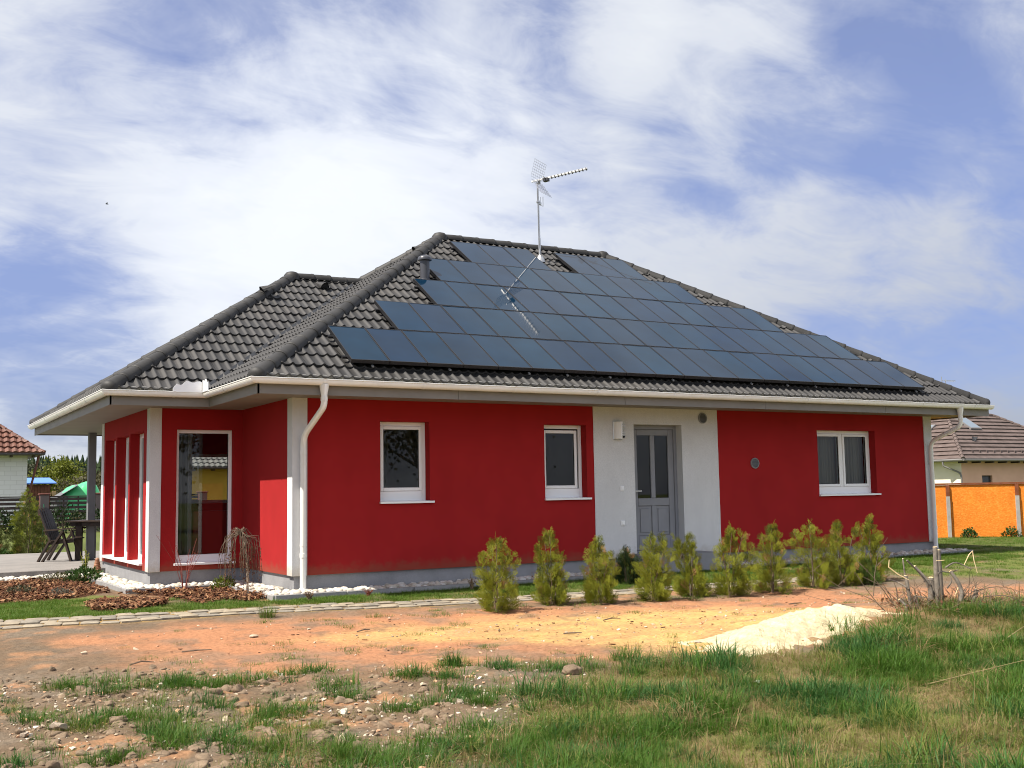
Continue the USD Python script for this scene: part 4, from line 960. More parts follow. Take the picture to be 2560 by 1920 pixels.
instancer('bark_mulch', [(chip(k), bark_m[k % 3], False) for k in range(9)], np.column_stack([B2, bz]), rng.uniform(0, 6.28, len(B2)), rng.uniform(.05, .12, len(B2)), tilt=rng.normal(0, .4, (len(B2), 2)), label='brown bark mulch covering the flower bed by the bay', cat='bark mulch')

# ------------------------------------------------------------------ grass
def blades(n, rad, h0, h1, w, lean, seed, curl=1.0, segs=3):
    r = np.random.default_rng(seed); b = MB()
    V, F = [], []; k = 0
    for i in range(n):
        a, q = r.uniform(0, 6.283), rad * math.sqrt(r.uniform()); p = np.array([math.cos(a) * q, math.sin(a) * q, -.01])
        h = r.uniform(h0, h1); da = a + r.normal(0, .9); dirh = np.array([math.cos(da), math.sin(da), 0]); side = np.array([-dirh[1], dirh[0], 0]); ln = abs(r.normal(0, lean)) + .06
        for s in range(segs + 1):
            t = s / segs; c = p + np.array([0, 0, 1.0]) * h * (t - .30 * curl * ln * t * t) + dirh * h * ln * (t * t)
            ww = w * r.uniform(.9, 1.1) * (1 - t) ** .6 if s < segs else 0
            if s < segs: V += [c - side * ww / 2, c + side * ww / 2]
            else: V.append(c)
        for s in range(segs - 1): F += [[k + 2 * s, k + 2 * s + 1, k + 2 * s + 3], [k + 2 * s, k + 2 * s + 3, k + 2 * s + 2]]
        F.append([k + 2 * segs - 2, k + 2 * segs - 1, k + 2 * segs]); k += 2 * segs + 1
    return np.array(V), np.array(F)
g_green = leafy('grass_green', [(0, (.060, .130, .014)), (.5, (.115, .215, .024)), (1, (.20, .28, .045))], .38)
g_deep = leafy('grass_deep_green', [(0, (.040, .11, .022)), (.6, (.075, .165, .030)), (1, (.12, .21, .040))], .35)
g_olive = leafy('grass_olive', [(0, (.14, .16, .032)), (.5, (.23, .22, .058)), (1, (.34, .28, .10))], .33)
g_straw = leafy('grass_straw', [(0, (.24, .17, .08)), (.5, (.38, .28, .14)), (1, (.54, .43, .25))], .25)
g_lawn = leafy('lawn_green', [(0, (.085, .155, .018)), (.6, (.15, .225, .026)), (1, (.24, .27, .06))], .38)
# open meadow in the right foreground
tall = [(blades(60, .12, .05, .16, .0055, .95, k), g_green, False) for k in range(3)] + [(blades(60, .11, .05, .15, .006, .9, 10 + k), g_deep, False) for k in range(2)] + [(blades(80, .16, .05, .15, .004, 1.4, 20 + k, 1.4), g_olive, False) for k in range(3)] + [(blades(70, .18, .05, .16, .0038, 2.2, 30 + k, 1.8), g_straw, False) for k in range(3)]
M2 = scatter([(-3.2, -11.5), (-2.0, -8.3), (-.9, -6.9), (1.0, -6.2), (4.5, -5.6), (9.5, -5.4), (9.5, -8.5), (4, -12.5), (0, -12.5)], 8200, 8)
mm = zones(M2[:, 0], M2[:, 1]); g1 = nz(M2[:, 0], M2[:, 1], 1.1, 35); g2 = nz(M2[:, 0], M2[:, 1], 3.0, 36)
keep = rng.uniform(size=len(M2)) < mm['meadow'] * (.45 + .9 * sstep(.36, .60, .6 * g1 + .4 * g2))
M2, g1, g2 = M2[keep], g1[keep], g2[keep]
u = rng.uniform(size=len(M2)); green = sstep(.41, .56, .65 * g1 + .35 * g2)
deepn = nz(M2[:, 0], M2[:, 1], 1.7, 39)
idx = np.where(u < green * .86 * (1 - .6 * sstep(3.6, 5.0, M2[:, 0]) * sstep(-7.6, -6.6, M2[:, 1])), np.where(deepn > .52, rng.integers(3, 5, len(M2)), rng.integers(0, 3, len(M2))), np.where(rng.uniform(size=len(M2)) < .56, rng.integers(5, 8, len(M2)), rng.integers(8, 11, len(M2))))
print('meadow clumps', len(M2))
instancer('meadow_grass', tall, np.column_stack([M2, gz(M2[:, 0], M2[:, 1])]), rng.uniform(0, 6.28, len(M2)), rng.uniform(.45, 1.2, len(M2)) * (.55 + .5 * green + .7 * sstep(.5, .66, nz(M2[:, 0], M2[:, 1], 2.6, 44))), index=idx, tilt=rng.normal(0, .12, (len(M2), 2)), label='mixed green and straw coloured grass over the right foreground', cat='grass')
# matted dead grass lying between the green clumps
flat = [(blades(70, .20, .035, .12, .0042, 4.5, 120 + k, 2.6), g_straw, False) for k in range(3)] + [(blades(60, .20, .04, .12, .0045, 3.6, 124 + k, 2.4), g_olive, False) for k in range(2)]
F2d = scatter([(-3.0, -11.3), (-2.0, -8.3), (-.9, -6.9), (1.0, -6.2), (4.5, -5.6), (9.5, -5.4), (9.5, -8.5), (4, -12.5), (0, -12.5)], 4200, 18)
F2d = F2d[rng.uniform(size=len(F2d)) < zones(F2d[:, 0], F2d[:, 1])['meadow'] * .62]
instancer('dead_grass', flat, np.column_stack([F2d, gz(F2d[:, 0], F2d[:, 1]) + .006]), rng.uniform(0, 6.28, len(F2d)), rng.uniform(.6, 1.2, len(F2d)), tilt=rng.normal(0, .1, (len(F2d), 2)), label='matted dead straw lying among the right foreground grass', cat='dead grass')
# tufts on the rubble
TUFTS = [(-3.67, -5.13), (-3.37, -4.96), (-3.36, -5.52), (-2.97, -5.44), (-2.84, -5.61), (-3.21, -6.16), (-2.58, -5.79), (-2.36, -5.85), (-2.02, -5.81), (-1.83, -5.76), (-1.85, -6.67), (-1.88, -6.4), (-2.3, -7.02), (-2.84, -6.54), (-2.62, -7.02), (-2.55, -7.1), (-4.05, -6.3), (-3.8, -6.63), (-3.65, -6.6), (-3.43, -6.64), (-3.31, -6.9), (-3.15, -6.8), (-3.33, -7.21), (-2.82, -7.44), (-2.47, -7.64), (-3.83, -7.77), (-3.4, -7.59), (-3.16, -7.58), (-3.13, -7.81), (-3.03, -7.92), (-2.92, -8.05), (-2.87, -8.13), (-2.64, -8.45), (-2.57, -8.53), (-4.3, -7.57), (-1.87, -6.83), (-1.09, -6.26), (-.88, -6.41), (-.6, -5.99), (-1.74, -7.37), (-1.08, -7.1), (-.29, -6.42), (-.68, -7.29), (-1.1, -7.58), (-1.63, -8.29), (-1.96, -8.7), (-1.43, -7.39), (-.07, -6.76), (-.64, -7.61), (-.98, -8.13), (.32, -6.85), (-2.57, -8.63), (-2.42, -8.76), (-2.31, -8.83), (-3.79, -6.78), (-2.81, -5.75), (-3.34, -7.46)]
tp, ts, ti = [], [], []
for k, (x, y) in enumerate(TUFTS):
    for j in range(int(rng.integers(3, 8))):
        q = np.array([x, y]) + rng.normal(0, .075, 2); tp.append(q); ts.append(rng.uniform(.55, 1.15)); ti.append(rng.choice([0, 1, 2, 3, 4, 0, 1, 5, 6]))
for q in scatter([(-4.8, -8.2), (-4.2, -4.8), (-1.4, -5.6), (.2, -6.3), (-.9, -9.0), (-2.8, -10.5)], 170, 12): tp.append(q); ts.append(rng.uniform(.3, .7)); ti.append(rng.choice([0, 3, 5, 6, 8, 9]))
for q in scatter([(-4.6, -8.9), (-2.6, -8.1), (-.9, -8.6), (-1.5, -10.6), (-3.2, -10.4)], 260, 13): tp.append(q); ts.append(rng.uniform(.6, 1.1)); ti.append(rng.choice([0, 1, 2, 3, 4, 5, 8]))
for q in np.stack([rng.normal(5.2, .55, 60), rng.normal(-6.95, .16, 60)], 1): tp.append(q); ts.append(rng.uniform(.6, 1.2)); ti.append(rng.choice([0, 5, 6, 7, 8, 9]))
tp = np.array(tp)
instancer('weed_grass', tall, np.column_stack([tp, gz(tp[:, 0], tp[:, 1])]), rng.uniform(0, 6.28, len(tp)), np.array(ts), index=np.array(ti), tilt=rng.normal(0, .12, (len(tp), 2)), label='scattered grass tufts over the stony left foreground and round the pruned shrub', cat='grass')
# lawn strips
short = [(blades(70, .13, .02, .06, .0045, .6, 50 + k), g_lawn, False) for k in range(3)] + [(blades(50, .13, .02, .055, .004, .8, 60), g_olive, False)]
Q2 = np.vstack([scatter([(-5.2, 3.2), (-3.0, 1.6), (-.4, .1), (-.4, -.5), (13.8, -.5), (13.8, -1.6), (7, -2.05), (2.4, -1.66), (-1, -1.05), (-6, -.66)], 4200, 15), scatter([(8.6, -2.2), (9.4, -.9), (14.0, -.45), (14.2, 10), (26, 10), (26, -4), (15, -6), (11, -4)], 5200, 16)])
m2 = zones(Q2[:, 0], Q2[:, 1]); keep = rng.uniform(size=len(Q2)) < np.maximum(m2['lawn'], .8 * m2['far']) * (1 - m2['bed']) * (.35 + .8 * sstep(.36, .52, nz(Q2[:, 0], Q2[:, 1], 1.7, 36)))
Q2 = Q2[keep]; print('lawn clumps', len(Q2))
instancer('lawn_grass', short, np.column_stack([Q2, gz(Q2[:, 0], Q2[:, 1], zones(Q2[:, 0], Q2[:, 1]))]), rng.uniform(0, 6.28, len(Q2)), rng.uniform(.7, 1.3, len(Q2)), index=rng.choice([0, 1, 2, 0, 1, 3], len(Q2)), label='short green lawn between the house, the path and the bed', cat='grass')
# thin weeds on the sandy track
W2 = scatter([(-3.5, -2.0), (8, -2.6), (8, -5.0), (2, -6.5), (-2.5, -5.2)], 260, 17); wn = nz(W2[:, 0], W2[:, 1], 1.3, 32); W2 = W2[wn > .5]
T2 = np.vstack([rng.normal(0, [.5, .14], (90, 2)) + [0, 0]] ) ; T2 = np.stack([rng.uniform(1.2, 9.0, 110), np.zeros(110)], 1); T2[:, 1] = np.interp(T2[:, 0], [1.5, 5, 8.3], [-2.75, -2.95, -2.75]) + rng.normal(0, .16, 110)
W2 = np.vstack([W2, T2])
instancer('track_weeds', short, np.column_stack([W2, gz(W2[:, 0], W2[:, 1])]), rng.uniform(0, 6.28, len(W2)), rng.uniform(.5, 1.1, len(W2)), index=rng.choice([0, 1, 3, 3], len(W2)), label='thin low weeds on the sandy track and under the hedge', cat='weeds')
# ------------------------------------------------------------------ stones
st_m = [noisy(f'rubble_stone_{k}', c1, c2, scale=11, rough=.9, spec=.2, bump=.5, bscale=60, bdist=.01, fine=.12) for k, (c1, c2) in enumerate((((.34, .27, .19), (.46, .38, .28)), ((.26, .21, .16), (.36, .30, .24)), ((.42, .24, .14), (.5, .31, .19)), ((.50, .45, .36), (.62, .57, .48))))]
S2 = np.vstack([scatter([(-4.9, -7.2), (-4.2, -4.4), (-2.4, -5.3), (-.3, -5.9), (.8, -6.4), (-.9, -8.4), (-3.0, -9.6)], 3600, 20), scatter(ORANGE, 420, 21), scatter(SAND, 110, 22)])
sn = nz(S2[:, 0], S2[:, 1], 1.5, 40); keep = rng.uniform(size=len(S2)) < .3 + sstep(.4, .6, sn); S2 = S2[keep]
sc = np.exp(rng.normal(math.log(.022), .55, len(S2))).clip(.008, .075); sc[S2[:, 1] > -4.6] *= .7
instancer('rubble_gravel', [(chip_rock(100 + k), st_m[k % 4], False) for k in range(12)], np.column_stack([S2, gz(S2[:, 0], S2[:, 1]) + sc * .08]), rng.uniform(0, 6.28, len(S2)), sc, tilt=rng.normal(0, .3, (len(S2), 2)), label='small pale stones and rubble strewn over the bare foreground soil', cat='rubble')
# clods of earth
clod_m = noisy('earth_clod', (.13, .095, .065), (.21, .155, .105), scale=9, rough=.95, spec=.1, bump=.6, bscale=50, bdist=.012, fine=.15)
C2 = scatter([(-4.9, -7.4), (-4.5, -3.9), (-3.0, -4.4), (-1.2, -6.2), (-1.4, -8.6), (-3.2, -9.2)], 1500, 23); cs = np.exp(rng.normal(math.log(.045), .5, len(C2))).clip(.015, .14)
instancer('earth_clods', [(rock(200 + k, .55, .5, 2), clod_m, True) for k in range(6)], np.column_stack([C2, gz(C2[:, 0], C2[:, 1]) - cs * .05]), rng.uniform(0, 6.28, len(C2)), cs, tilt=rng.normal(0, .3, (len(C2), 2)), label='grey brown lumps of dug earth in the left foreground', cat='earth')
ROCKS = [[-3.25, -5.17, .06, 'flat tan stone before the first grass tufts at the left'], [-4.17, -6.88, .082, 'broken stone lowest at the left picture edge'], [-2.86, -6.92, .068, 'stone lying between two green tufts left of the centre'], [-2.11, -7.27, .082, 'larger pale stone on the bare patch left of the centre'],
         [-1.17, -6.61, .06, 'small pale stone on the rubble just behind the middle tufts'], [-.91, -7.22, .038, 'little white stone nearest the big brown lump'], [-2.78, -3.46, .06, 'lone stone on the track left of the path tuft'], [-1.27, -7.45, .065, 'angular stone on the rubble right of the bare patch'], [-2.42, -8.04, .109, 'biggest broken stone in the lower left foreground'],
         [-1.97, -8.32, .068, 'stone low in the picture right of the biggest broken one'], [-3.26, -3.44, .07, 'lone stone on the track nearest the left edge of the path'], [1.98, -6.26, .06, 'dark stone at the left foot of the sand heap'], [-3.96, -6.73, .12, 'large rounded clod like stone near the lower left corner'], [-.66, -6.49, .054, 'reddish stone beside the leafy weed clump']]
for k, (x, y, s, lab) in enumerate(ROCKS):
    v, f = chip_rock(300 + k); v = v * s * 1.5; an = rng.uniform(0, 6.28); v[:, :2] = v[:, :2] @ np.array([[math.cos(an), math.sin(an)], [-math.sin(an), math.cos(an)]])
    obj('stone', (v + [x, y, float(gz(x, y)) + s * .10], f), st_m[[0, 1, 0, 3, 0, 3, 0, 1, 0, 1, 0, 1, 1, 2][k]], label=lab, cat='stone', group='loose stones on the rubble ground')
v, f = rock(401, .62, .35, 3); obj('stone', (v * .17 + [.04, -6.96, float(gz(.04, -6.96)) + .03], f), clod_m, smooth=True, label='largest grey brown lump lying at the edge of the foreground grass', cat='stone')
v, f = rock(402, .4, .3, 3); obj('stone', (v * .09 + [-1.54, -3.26, float(gz(-1.54, -3.26)) + .015], f), st_m[0], smooth=40, label='pale flat stone alone on the sandy track behind the tufts', cat='stone')
STICKS = [(-2.9, -4.3, .22, .1, 'short dark stick on the soil behind the left tufts'), (-2.3, -3.9, .28, -.2, 'longest dark stick, left of the lone pale flat stone'), (-.4, -3.5, .18, .3, 'short stick on the sand before the left downpipe'), (2.4, -4.2, .25, .05, 'stick on the sand before the door'), (5.2, -4.3, .22, 0, 'stick on the track behind the sand heap'), (1.4, -4.9, .2, -.4, 'stick on the brightest part of the sand'), (.9, -4.2, .15, 1.0, 'short stick before the second thuja')]
for k, (x, y, ln, an, lab) in enumerate(STICKS):
    z = float(gz(x, y)); d = np.array([math.cos(an), math.sin(an), 0]); c = np.array([x, y, z + .012])
    obj('twig', MB().tube([c - d * ln / 2, c + [0, 0, .012] + rng.normal(0, .008, 3), c + d * ln / 2 + [0, 0, .004]], [.007, .008, .004], 5), noisy('twig_bark', (.09, .065, .045), (.15, .11, .08), scale=30, rough=.9) if k == 0 else MATS['twig_bark'], label=lab, cat='stick', group='sticks on the sandy track')
# crumbs of dark twig and soil on the sand
D2 = np.vstack([scatter(ORANGE, 700, 26), scatter(SAND, 260, 27)])
instancer('track_debris', [(chip(60 + k), bark_m[k % 2], False) for k in range(4)] + [(chip_rock(160 + k), st_m[k % 3], False) for k in range(4)], np.column_stack([D2, gz(D2[:, 0], D2[:, 1]) + .004]), rng.uniform(0, 6.28, len(D2)), np.exp(rng.normal(math.log(.026), .5, len(D2))).clip(.008, .08), label='crumbs of twig, bark and grit strewn over the sandy track', cat='debris')

# sand heap
hx, hy = HEAP_C; gxx, gyy = np.meshgrid(np.linspace(-1.65, 1.75, 90), np.linspace(-1.0, .9, 56))
an = .30; X2 = hx + gxx * math.cos(an) - gyy * math.sin(an); Y2 = hy + gxx * math.sin(an) + gyy * math.cos(an)
hh = .17 * np.exp(-((gxx - .45) / .70) ** 2 - (gyy / .42) ** 2) + .11 * np.exp(-((gxx + .45) / .6) ** 2 - ((gyy + .05) / .42) ** 2) + .07 * np.exp(-((gxx + 1.0) / .4) ** 2 - (gyy / .35) ** 2)
hh = hh * (1 + .5 * (nz(X2, Y2, 5, 81) - .5)) + (nz(X2, Y2, 7, 82, 5) - .5) * .14 * sstep(.0, .07, hh) - .034 + (nz(X2, Y2, 2.2, 83, 2) - .5) * .06
ny2, nx2 = X2.shape; i2 = np.arange(ny2 * nx2).reshape(ny2, nx2)
obj('sand_heap', (np.stack([X2, Y2, gbase(X2, Y2) + hh], -1).reshape(-1, 3), np.stack([i2[:-1, :-1], i2[:-1, 1:], i2[1:, 1:], i2[1:, :-1]], -1).reshape(-1, 4)), noisy('pale_sand', (.46, .385, .235), (.58, .49, .325), scale=5, rough=.95, spec=.1, bump=.9, bscale=45, bdist=.03, fine=.2, fscale=22), smooth=True, label='low heap of pale yellow sand beside the grassy mound', cat='sand', kind='stuff')
# ------------------------------------------------------------------ thuja hedge plants
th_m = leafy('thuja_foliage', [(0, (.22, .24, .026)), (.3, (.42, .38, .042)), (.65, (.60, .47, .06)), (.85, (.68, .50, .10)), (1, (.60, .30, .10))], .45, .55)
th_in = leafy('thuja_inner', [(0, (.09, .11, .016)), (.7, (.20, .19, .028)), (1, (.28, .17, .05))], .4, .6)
th_dead = leafy('thuja_dry', [(0, (.30, .17, .07)), (1, (.45, .30, .15))], .2, .7)
bark2 = noisy('thin_bark', (.09, .065, .045), (.16, .12, .085), scale=30, rough=.9, bump=.4, bscale=120, bdist=.004)
def spray(b, p, d, nrm, ln, r, wid=.0066):
    "flat feathery frond: rachis with side twigs, each twig a few scale-leaf blades"
    d = d / np.linalg.norm(d); s = np.cross(d, nrm); s /= np.linalg.norm(s) + 1e-9
    def blade(p0, dd, l, w):
        q = np.cross(dd, nrm); q /= np.linalg.norm(q) + 1e-9; c = p0 + dd * l * .55
        b.add([p0, c - q * w / 2, p0 + dd * l, c + q * w / 2], [[0, 1, 2], [0, 2, 3]])
    n = max(4, int(ln / .024)); sag = np.array([0, 0, -1.0])
    for k in range(n):
        t = (k + .6) / n; c = p + d * ln * t + sag * ln * .10 * t * t
        for sg in (-1, 1):
            l2 = ln * .46 * (1 - t) ** .75 * r.uniform(.75, 1.2) + .014; dd = d * .80 + s * sg * .62 + nrm * r.normal(0, .16); dd /= np.linalg.norm(dd)
            blade(c, dd, l2, wid)
            if l2 > .045:
                for t2 in (.45, .75):
                    for s3 in (-1, 1):
                        e = dd + s * s3 * .6; e /= np.linalg.norm(e); blade(c + dd * l2 * t2, e, l2 * .42, wid * .85)
    blade(p, d, ln * 1.06, wid * .9)
def thuja(h, wid, seed, lean=(0, 0), name='thuja', label='', group=None, loc=(0, 0, 0), dens=1.0, topy=.35, cat='shrub', mats=None):
    r = np.random.default_rng(seed); fol, inn, dry = MB(), MB(), MB(); t = thing(name, label, cat, loc, group=group)
    top = np.array([lean[0], lean[1], h * .93]); nst = 3
    stems = [np.array([0, 0, -.06])]
    tk = MB()
    leaders = [(top, 1.0)] + [(np.array([lean[0] + r.normal(0, wid * .30), lean[1] + r.normal(0, wid * .30), h * r.uniform(.62, .90)]), .8) for _ in range(nst)]
    for q, k in leaders:
        tk.tube([(r.normal(0, .012), r.normal(0, .012), -.08), q * [.25, .25, .35] + r.normal(0, .008, 3), q], [.013 * k, .009 * k, .003], 6)
    obj('trunk', tk, bark2, t)
    N = int(265 * dens)
    lop = r.uniform(0, 6.28); ph = r.uniform(0, 6.28)
    for i in range(N):
        q, k = leaders[0] if i < N * .45 else leaders[1 + i % nst]
        u = r.uniform(.0, 1.0) ** 1.15; base = q * np.array([u, u, 0]) * 1.0; base = np.array([q[0] * u ** .7, q[1] * u ** .7, q[2] * u])
        a = r.uniform(0, 6.283); prof = (1 - u) ** topy * (.80 + .20 * min(1, u / .18)); prof *= 1 + .28 * math.sin(2 * a + lop + u * 5) + .2 * math.sin(3 * a + ph - u * 7)
        out = wid * .5 * prof * r.uniform(.35, 1.05); el = r.uniform(.35, .95) + .35 * u
        d = np.array([math.cos(a) * math.cos(el), math.sin(a) * math.cos(el), math.sin(el)])
        ln = r.uniform(.09, .18) * (.8 + .5 * (1 - u)); st = base + np.array([math.cos(a), math.sin(a), 0]) * max(0, out - ln * .35) + [0, 0, -.02]
        nr = np.array([-math.sin(a), math.cos(a), 0]) * r.choice([-1, 1]) + np.array([math.cos(a), math.sin(a), .6]) * r.normal(.35, .35); nr -= d * (nr @ d); nr /= np.linalg.norm(nr) + 1e-9
        w = r.uniform()
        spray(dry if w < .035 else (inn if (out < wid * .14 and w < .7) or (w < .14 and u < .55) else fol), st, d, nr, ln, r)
        if w > .88 and u > .5: tk2 = 0
    for q, k in leaders:
        for j in range(7): spray(fol, q + r.normal(0, .012, 3) - [0, 0, .05 * j * .6], np.array([r.normal(0, .35), r.normal(0, .35), 1.0]), np.array([r.normal(), r.normal(), .1]) , r.uniform(.08, .15), r)
    for i in range(int(26 * dens)):
        a = r.uniform(0, 6.28); z = r.uniform(.02, .16) * h; spray(inn if i % 2 else fol, np.array([math.cos(a) * wid * .12, math.sin(a) * wid * .12, z]), np.array([math.cos(a), math.sin(a), r.uniform(-.3, .35)]), np.array([0, .1, 1.0]), r.uniform(.10, .19), r)
    m1, m2 = mats or (th_m, th_in)
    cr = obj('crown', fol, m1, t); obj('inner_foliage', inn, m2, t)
    if dry.n: obj('dry_fronds', dry, th_dead, t, kind='stuff')
    return t
HEDGE = [(1.62, -2.88, .90, .46, 'first thuja of the hedge, leftmost, with a spreading forked top'), (2.57, -2.66, .95, .42, 'second thuja from the left, narrow with a pointed tip'), (3.18, -2.85, .84, .50, 'third thuja from the left, half before the red and half before the white wall'),
         (3.91, -2.99, .88, .46, 'thuja standing before the lower left part of the grey door'), (4.69, -2.87, .84, .46, 'slim thuja just right of the grey door'), (5.15, -3.11, .94, .50, 'thuja at the right edge of the white wall field'),
         (5.91, -3.14, .98, .52, 'reddish topped thuja below the round vent in the red wall'), (6.83, -3.02, .98, .52, 'eighth thuja with a side shoot reaching right'), (7.49, -2.94, .95, .48, 'pale twiggy thuja, second from the right end of the hedge'), (8.28, -2.80, .98, .50, 'last thuja at the right end of the hedge')]
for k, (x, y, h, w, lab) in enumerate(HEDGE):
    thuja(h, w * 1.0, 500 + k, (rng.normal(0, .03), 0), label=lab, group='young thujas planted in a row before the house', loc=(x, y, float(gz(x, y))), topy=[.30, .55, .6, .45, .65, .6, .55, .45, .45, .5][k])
dkm = (leafy('dark_conifer', [(0, (.018, .035, .010)), (.7, (.035, .062, .014)), (1, (.07, .10, .02))], .2), th_in)
thuja(.52, .42, 540, name='dark_shrub', label='small dark green conifer in the grass before the white wall', loc=(4.72, -1.30, float(gz(4.72, -1.30))), dens=.8, topy=.6, mats=dkm)
lowm = (leafy('light_conifer', [(0, (.07, .12, .02)), (1, (.15, .21, .035))], .3), th_in)
thuja(.34, .34, 541, name='low_shrub', label='low rounded light green shrub between the last two thujas', loc=(7.92, -3.05, float(gz(7.92, -3.05))), dens=.6, topy=.3, mats=lowm)

# ------------------------------------------------------------------ small plants of the bed
leaf_y = leafy('golden_leaves', [(0, (.10, .13, .012)), (.5, (.24, .24, .02)), (1, (.38, .34, .04))], .3)
leaf_g = leafy('fresh_leaves', [(0, (.035, .075, .014)), (.6, (.08, .13, .024)), (1, (.16, .19, .04))], .3)
leaf_b = leafy('brown_leaves', [(0, (.12, .05, .022)), (.6, (.20, .09, .04)), (1, (.30, .16, .08))], .25)
leaf_r = leafy('red_buds', [(0, (.20, .04, .03)), (1, (.34, .10, .07))], .2)
red_twig = noisy('red_twig', (.16, .035, .028), (.26, .07, .05), scale=20, rough=.7)
dry_twig = noisy('dry_twig', (.14, .095, .055), (.25, .18, .105), scale=20, rough=.9)
def leaf(b, p, d, n, l, w):
    d = d / (np.linalg.norm(d) + 1e-9); q = np.cross(d, n); q /= np.linalg.norm(q) + 1e-9
    b.add([p, p + d * l * .5 - q * w / 2, p + d * l, p + d * l * .5 + q * w / 2], [[0, 1, 2], [0, 2, 3]])
# weeping little birch
x, y = -.56, .20; z0 = float(gz(x, y)); wt = thing('weeping_birch', 'small weeping tree with bare brown hanging twigs before the bay window', 'tree', (x, y, z0)); r = np.random.default_rng(61)
tk = MB(); tk.tube([(0, 0, -.05), (-.015, 0, .35), (-.05, .01, .75), (-.10, .01, .92), (-.17, .01, .95)], [.016, .014, .012, .010, .007], 7)
obj('trunk', tk, noisy('pale_birch_bark', (.34, .25, .17), (.46, .36, .26), scale=14, rough=.8), wt, smooth=50)
tw, lf = MB(), MB()
for k in range(58):
    a = r.uniform(0, 6.28); R = r.uniform(.05, .34); top = np.array([-.12 + .35 * R * math.cos(a), .4 * R * math.sin(a), .93 + r.uniform(-.10, .04)]); out = np.array([math.cos(a) * R - .10, math.sin(a) * R * .8, 0])
    e = np.array([out[0], out[1], r.uniform(.10, .55)]); mid = np.array([out[0] * .85 - .02, out[1] * .85, .80 + r.uniform(-.1, .08)])
    pts = [np.array([-.10, 0, .90]), top, mid, (mid + e) / 2 + r.normal(0, .02, 3), e]; tw.tube(pts, [.005, .004, .003, .0025, .0015], 4, False)
    for j in range(16):
        t = r.uniform(.15, 1); s = min(int(t * 2), 1); p = pts[2 + s] + (pts[3 + s] - pts[2 + s]) * (t * 2 - s if s < 2 else 1); leaf(lf, p, np.array([r.normal(0, .6), r.normal(0, .6), -1]), r.normal(size=3), r.uniform(.015, .035), .014)
obj('twigs', tw, bark2, wt); obj('leaves', lf, leaf_b, wt)
# round golden bush
def cushion(name, label, loc, R, h, n, mt, seed, l=.03, w=.018, cat='shrub', group=None):
    t = thing(name, label, cat, loc, group=group); r = np.random.default_rng(seed); b, tw = MB(), MB()
    for i in range(n):
        v = r.normal(size=3); v[2] = abs(v[2]); v /= np.linalg.norm(v); p = v * [R, R, h] * r.uniform(.72, 1.03) * (1 + .15 * math.sin(5 * math.atan2(v[1], v[0]) + seed))
        leaf(b, p, v + r.normal(0, .6, 3) + [0, 0, .5], v + r.normal(0, .5, 3), l * r.uniform(.7, 1.3), w)
        if i % 14 == 0: tw.tube([(0, 0, -.03), p * .95], [.005, .002], 4, False)
    obj('foliage', b, mt, t); obj('stems', tw, bark2, t); return t
zat = lambda x, y: float(gz(x, y))
cushion('golden_bush', 'round yellow green cushion bush below the bay window', (-.50, 1.62, zat(-.5, 1.62)), .19, .19, 900, leaf_y, 62)
cushion('leafy_shrub', 'low yellow green shrub at the corner of the bay', (-1.95, 4.75, zat(-1.95, 4.75)), .30, .24, 800, leaf_g, 63, .05, .03)
cushion('lavender_clump', 'grey green lavender clump in the bark bed', (-2.71, 2.02, zat(-2.71, 2.02)), .17, .13, 420, leafy('grey_leaves', [(0, (.08, .09, .07)), (1, (.16, .17, .13))], .2), 64, .04, .008, group=None)
cushion('low_clump', 'dull green low clump at the left end of the bark bed', (-3.15, 2.9, zat(-3.15, 2.9)), .22, .12, 420, leafy('dull_leaves', [(0, (.06, .06, .03)), (1, (.13, .11, .05))], .2), 65, .05, .012)
cushion('low_clump', 'olive green clump before the pebbles of the terrace edge', (-2.35, 5.0, zat(-2.35, 5.0)), .32, .16, 480, leafy('olive_leaves', [(0, (.08, .08, .03)), (1, (.17, .14, .06))], .2), 66, .05, .014)
def shoots(name, label, loc, n, h0, h1, spread, mt, leafm, seed, rad=.004, nl=6, ll=.03, cat='shrub', base=.03, group=None):
    t = thing(name, label, cat, loc, group=group); r = np.random.default_rng(seed); b, lf = MB(), MB()
    for i in range(n):
        a, h = r.uniform(0, 6.28), r.uniform(h0, h1); o = np.array([math.cos(a), math.sin(a), 0]); sp = spread * r.uniform(.2, 1)
        pts = [o * base * r.uniform(0, 1) - [0, 0, .02], o * sp * h * .35 + [0, 0, h * .5], o * sp * h + [0, 0, h]]; b.tube(pts, [rad, rad * .8, rad * .4], 4, False)
        for j in range(nl):
            tt = r.uniform(.35, 1); p = pts[1] + (pts[2] - pts[1]) * (tt * 2 - 1 if tt > .5 else 0) if tt > .5 else pts[0] + (pts[1] - pts[0]) * tt * 2; leaf(lf, p, np.array([r.normal(), r.normal(), .6]), r.normal(size=3), ll * r.uniform(.6, 1.3), ll * .4)
    obj('stems', b, mt, t)
    if nl: obj('buds', lf, leafm, t)
    return t
shoots('red_twig_shrub', 'bare shrub of thin red twigs before the white bay corner', (-1.05, 1.72, zat(-1.05, 1.72)), 12, .35, .85, .5, red_twig, leaf_r, 70, .0045, 7, .028)
shoots('yellow_shoot_plant', 'upright plant with yellow shoots beside the lumpy brown ornament', (-1.86, 5.25, zat(-1.86, 5.25)), 9, .30, .55, .25, noisy('yellow_stem', (.26, .24, .05), (.4, .36, .08), scale=10, rough=.7), leaf_y, 71, .006, 16, .05)
shoots('dry_clump', 'small dry tan clump in the lawn beside the left downpipe', (-.05, -.82, zat(-.05, -.82)), 34, .06, .14, .9, dry_twig, leaf_b, 72, .004, 3, .025)
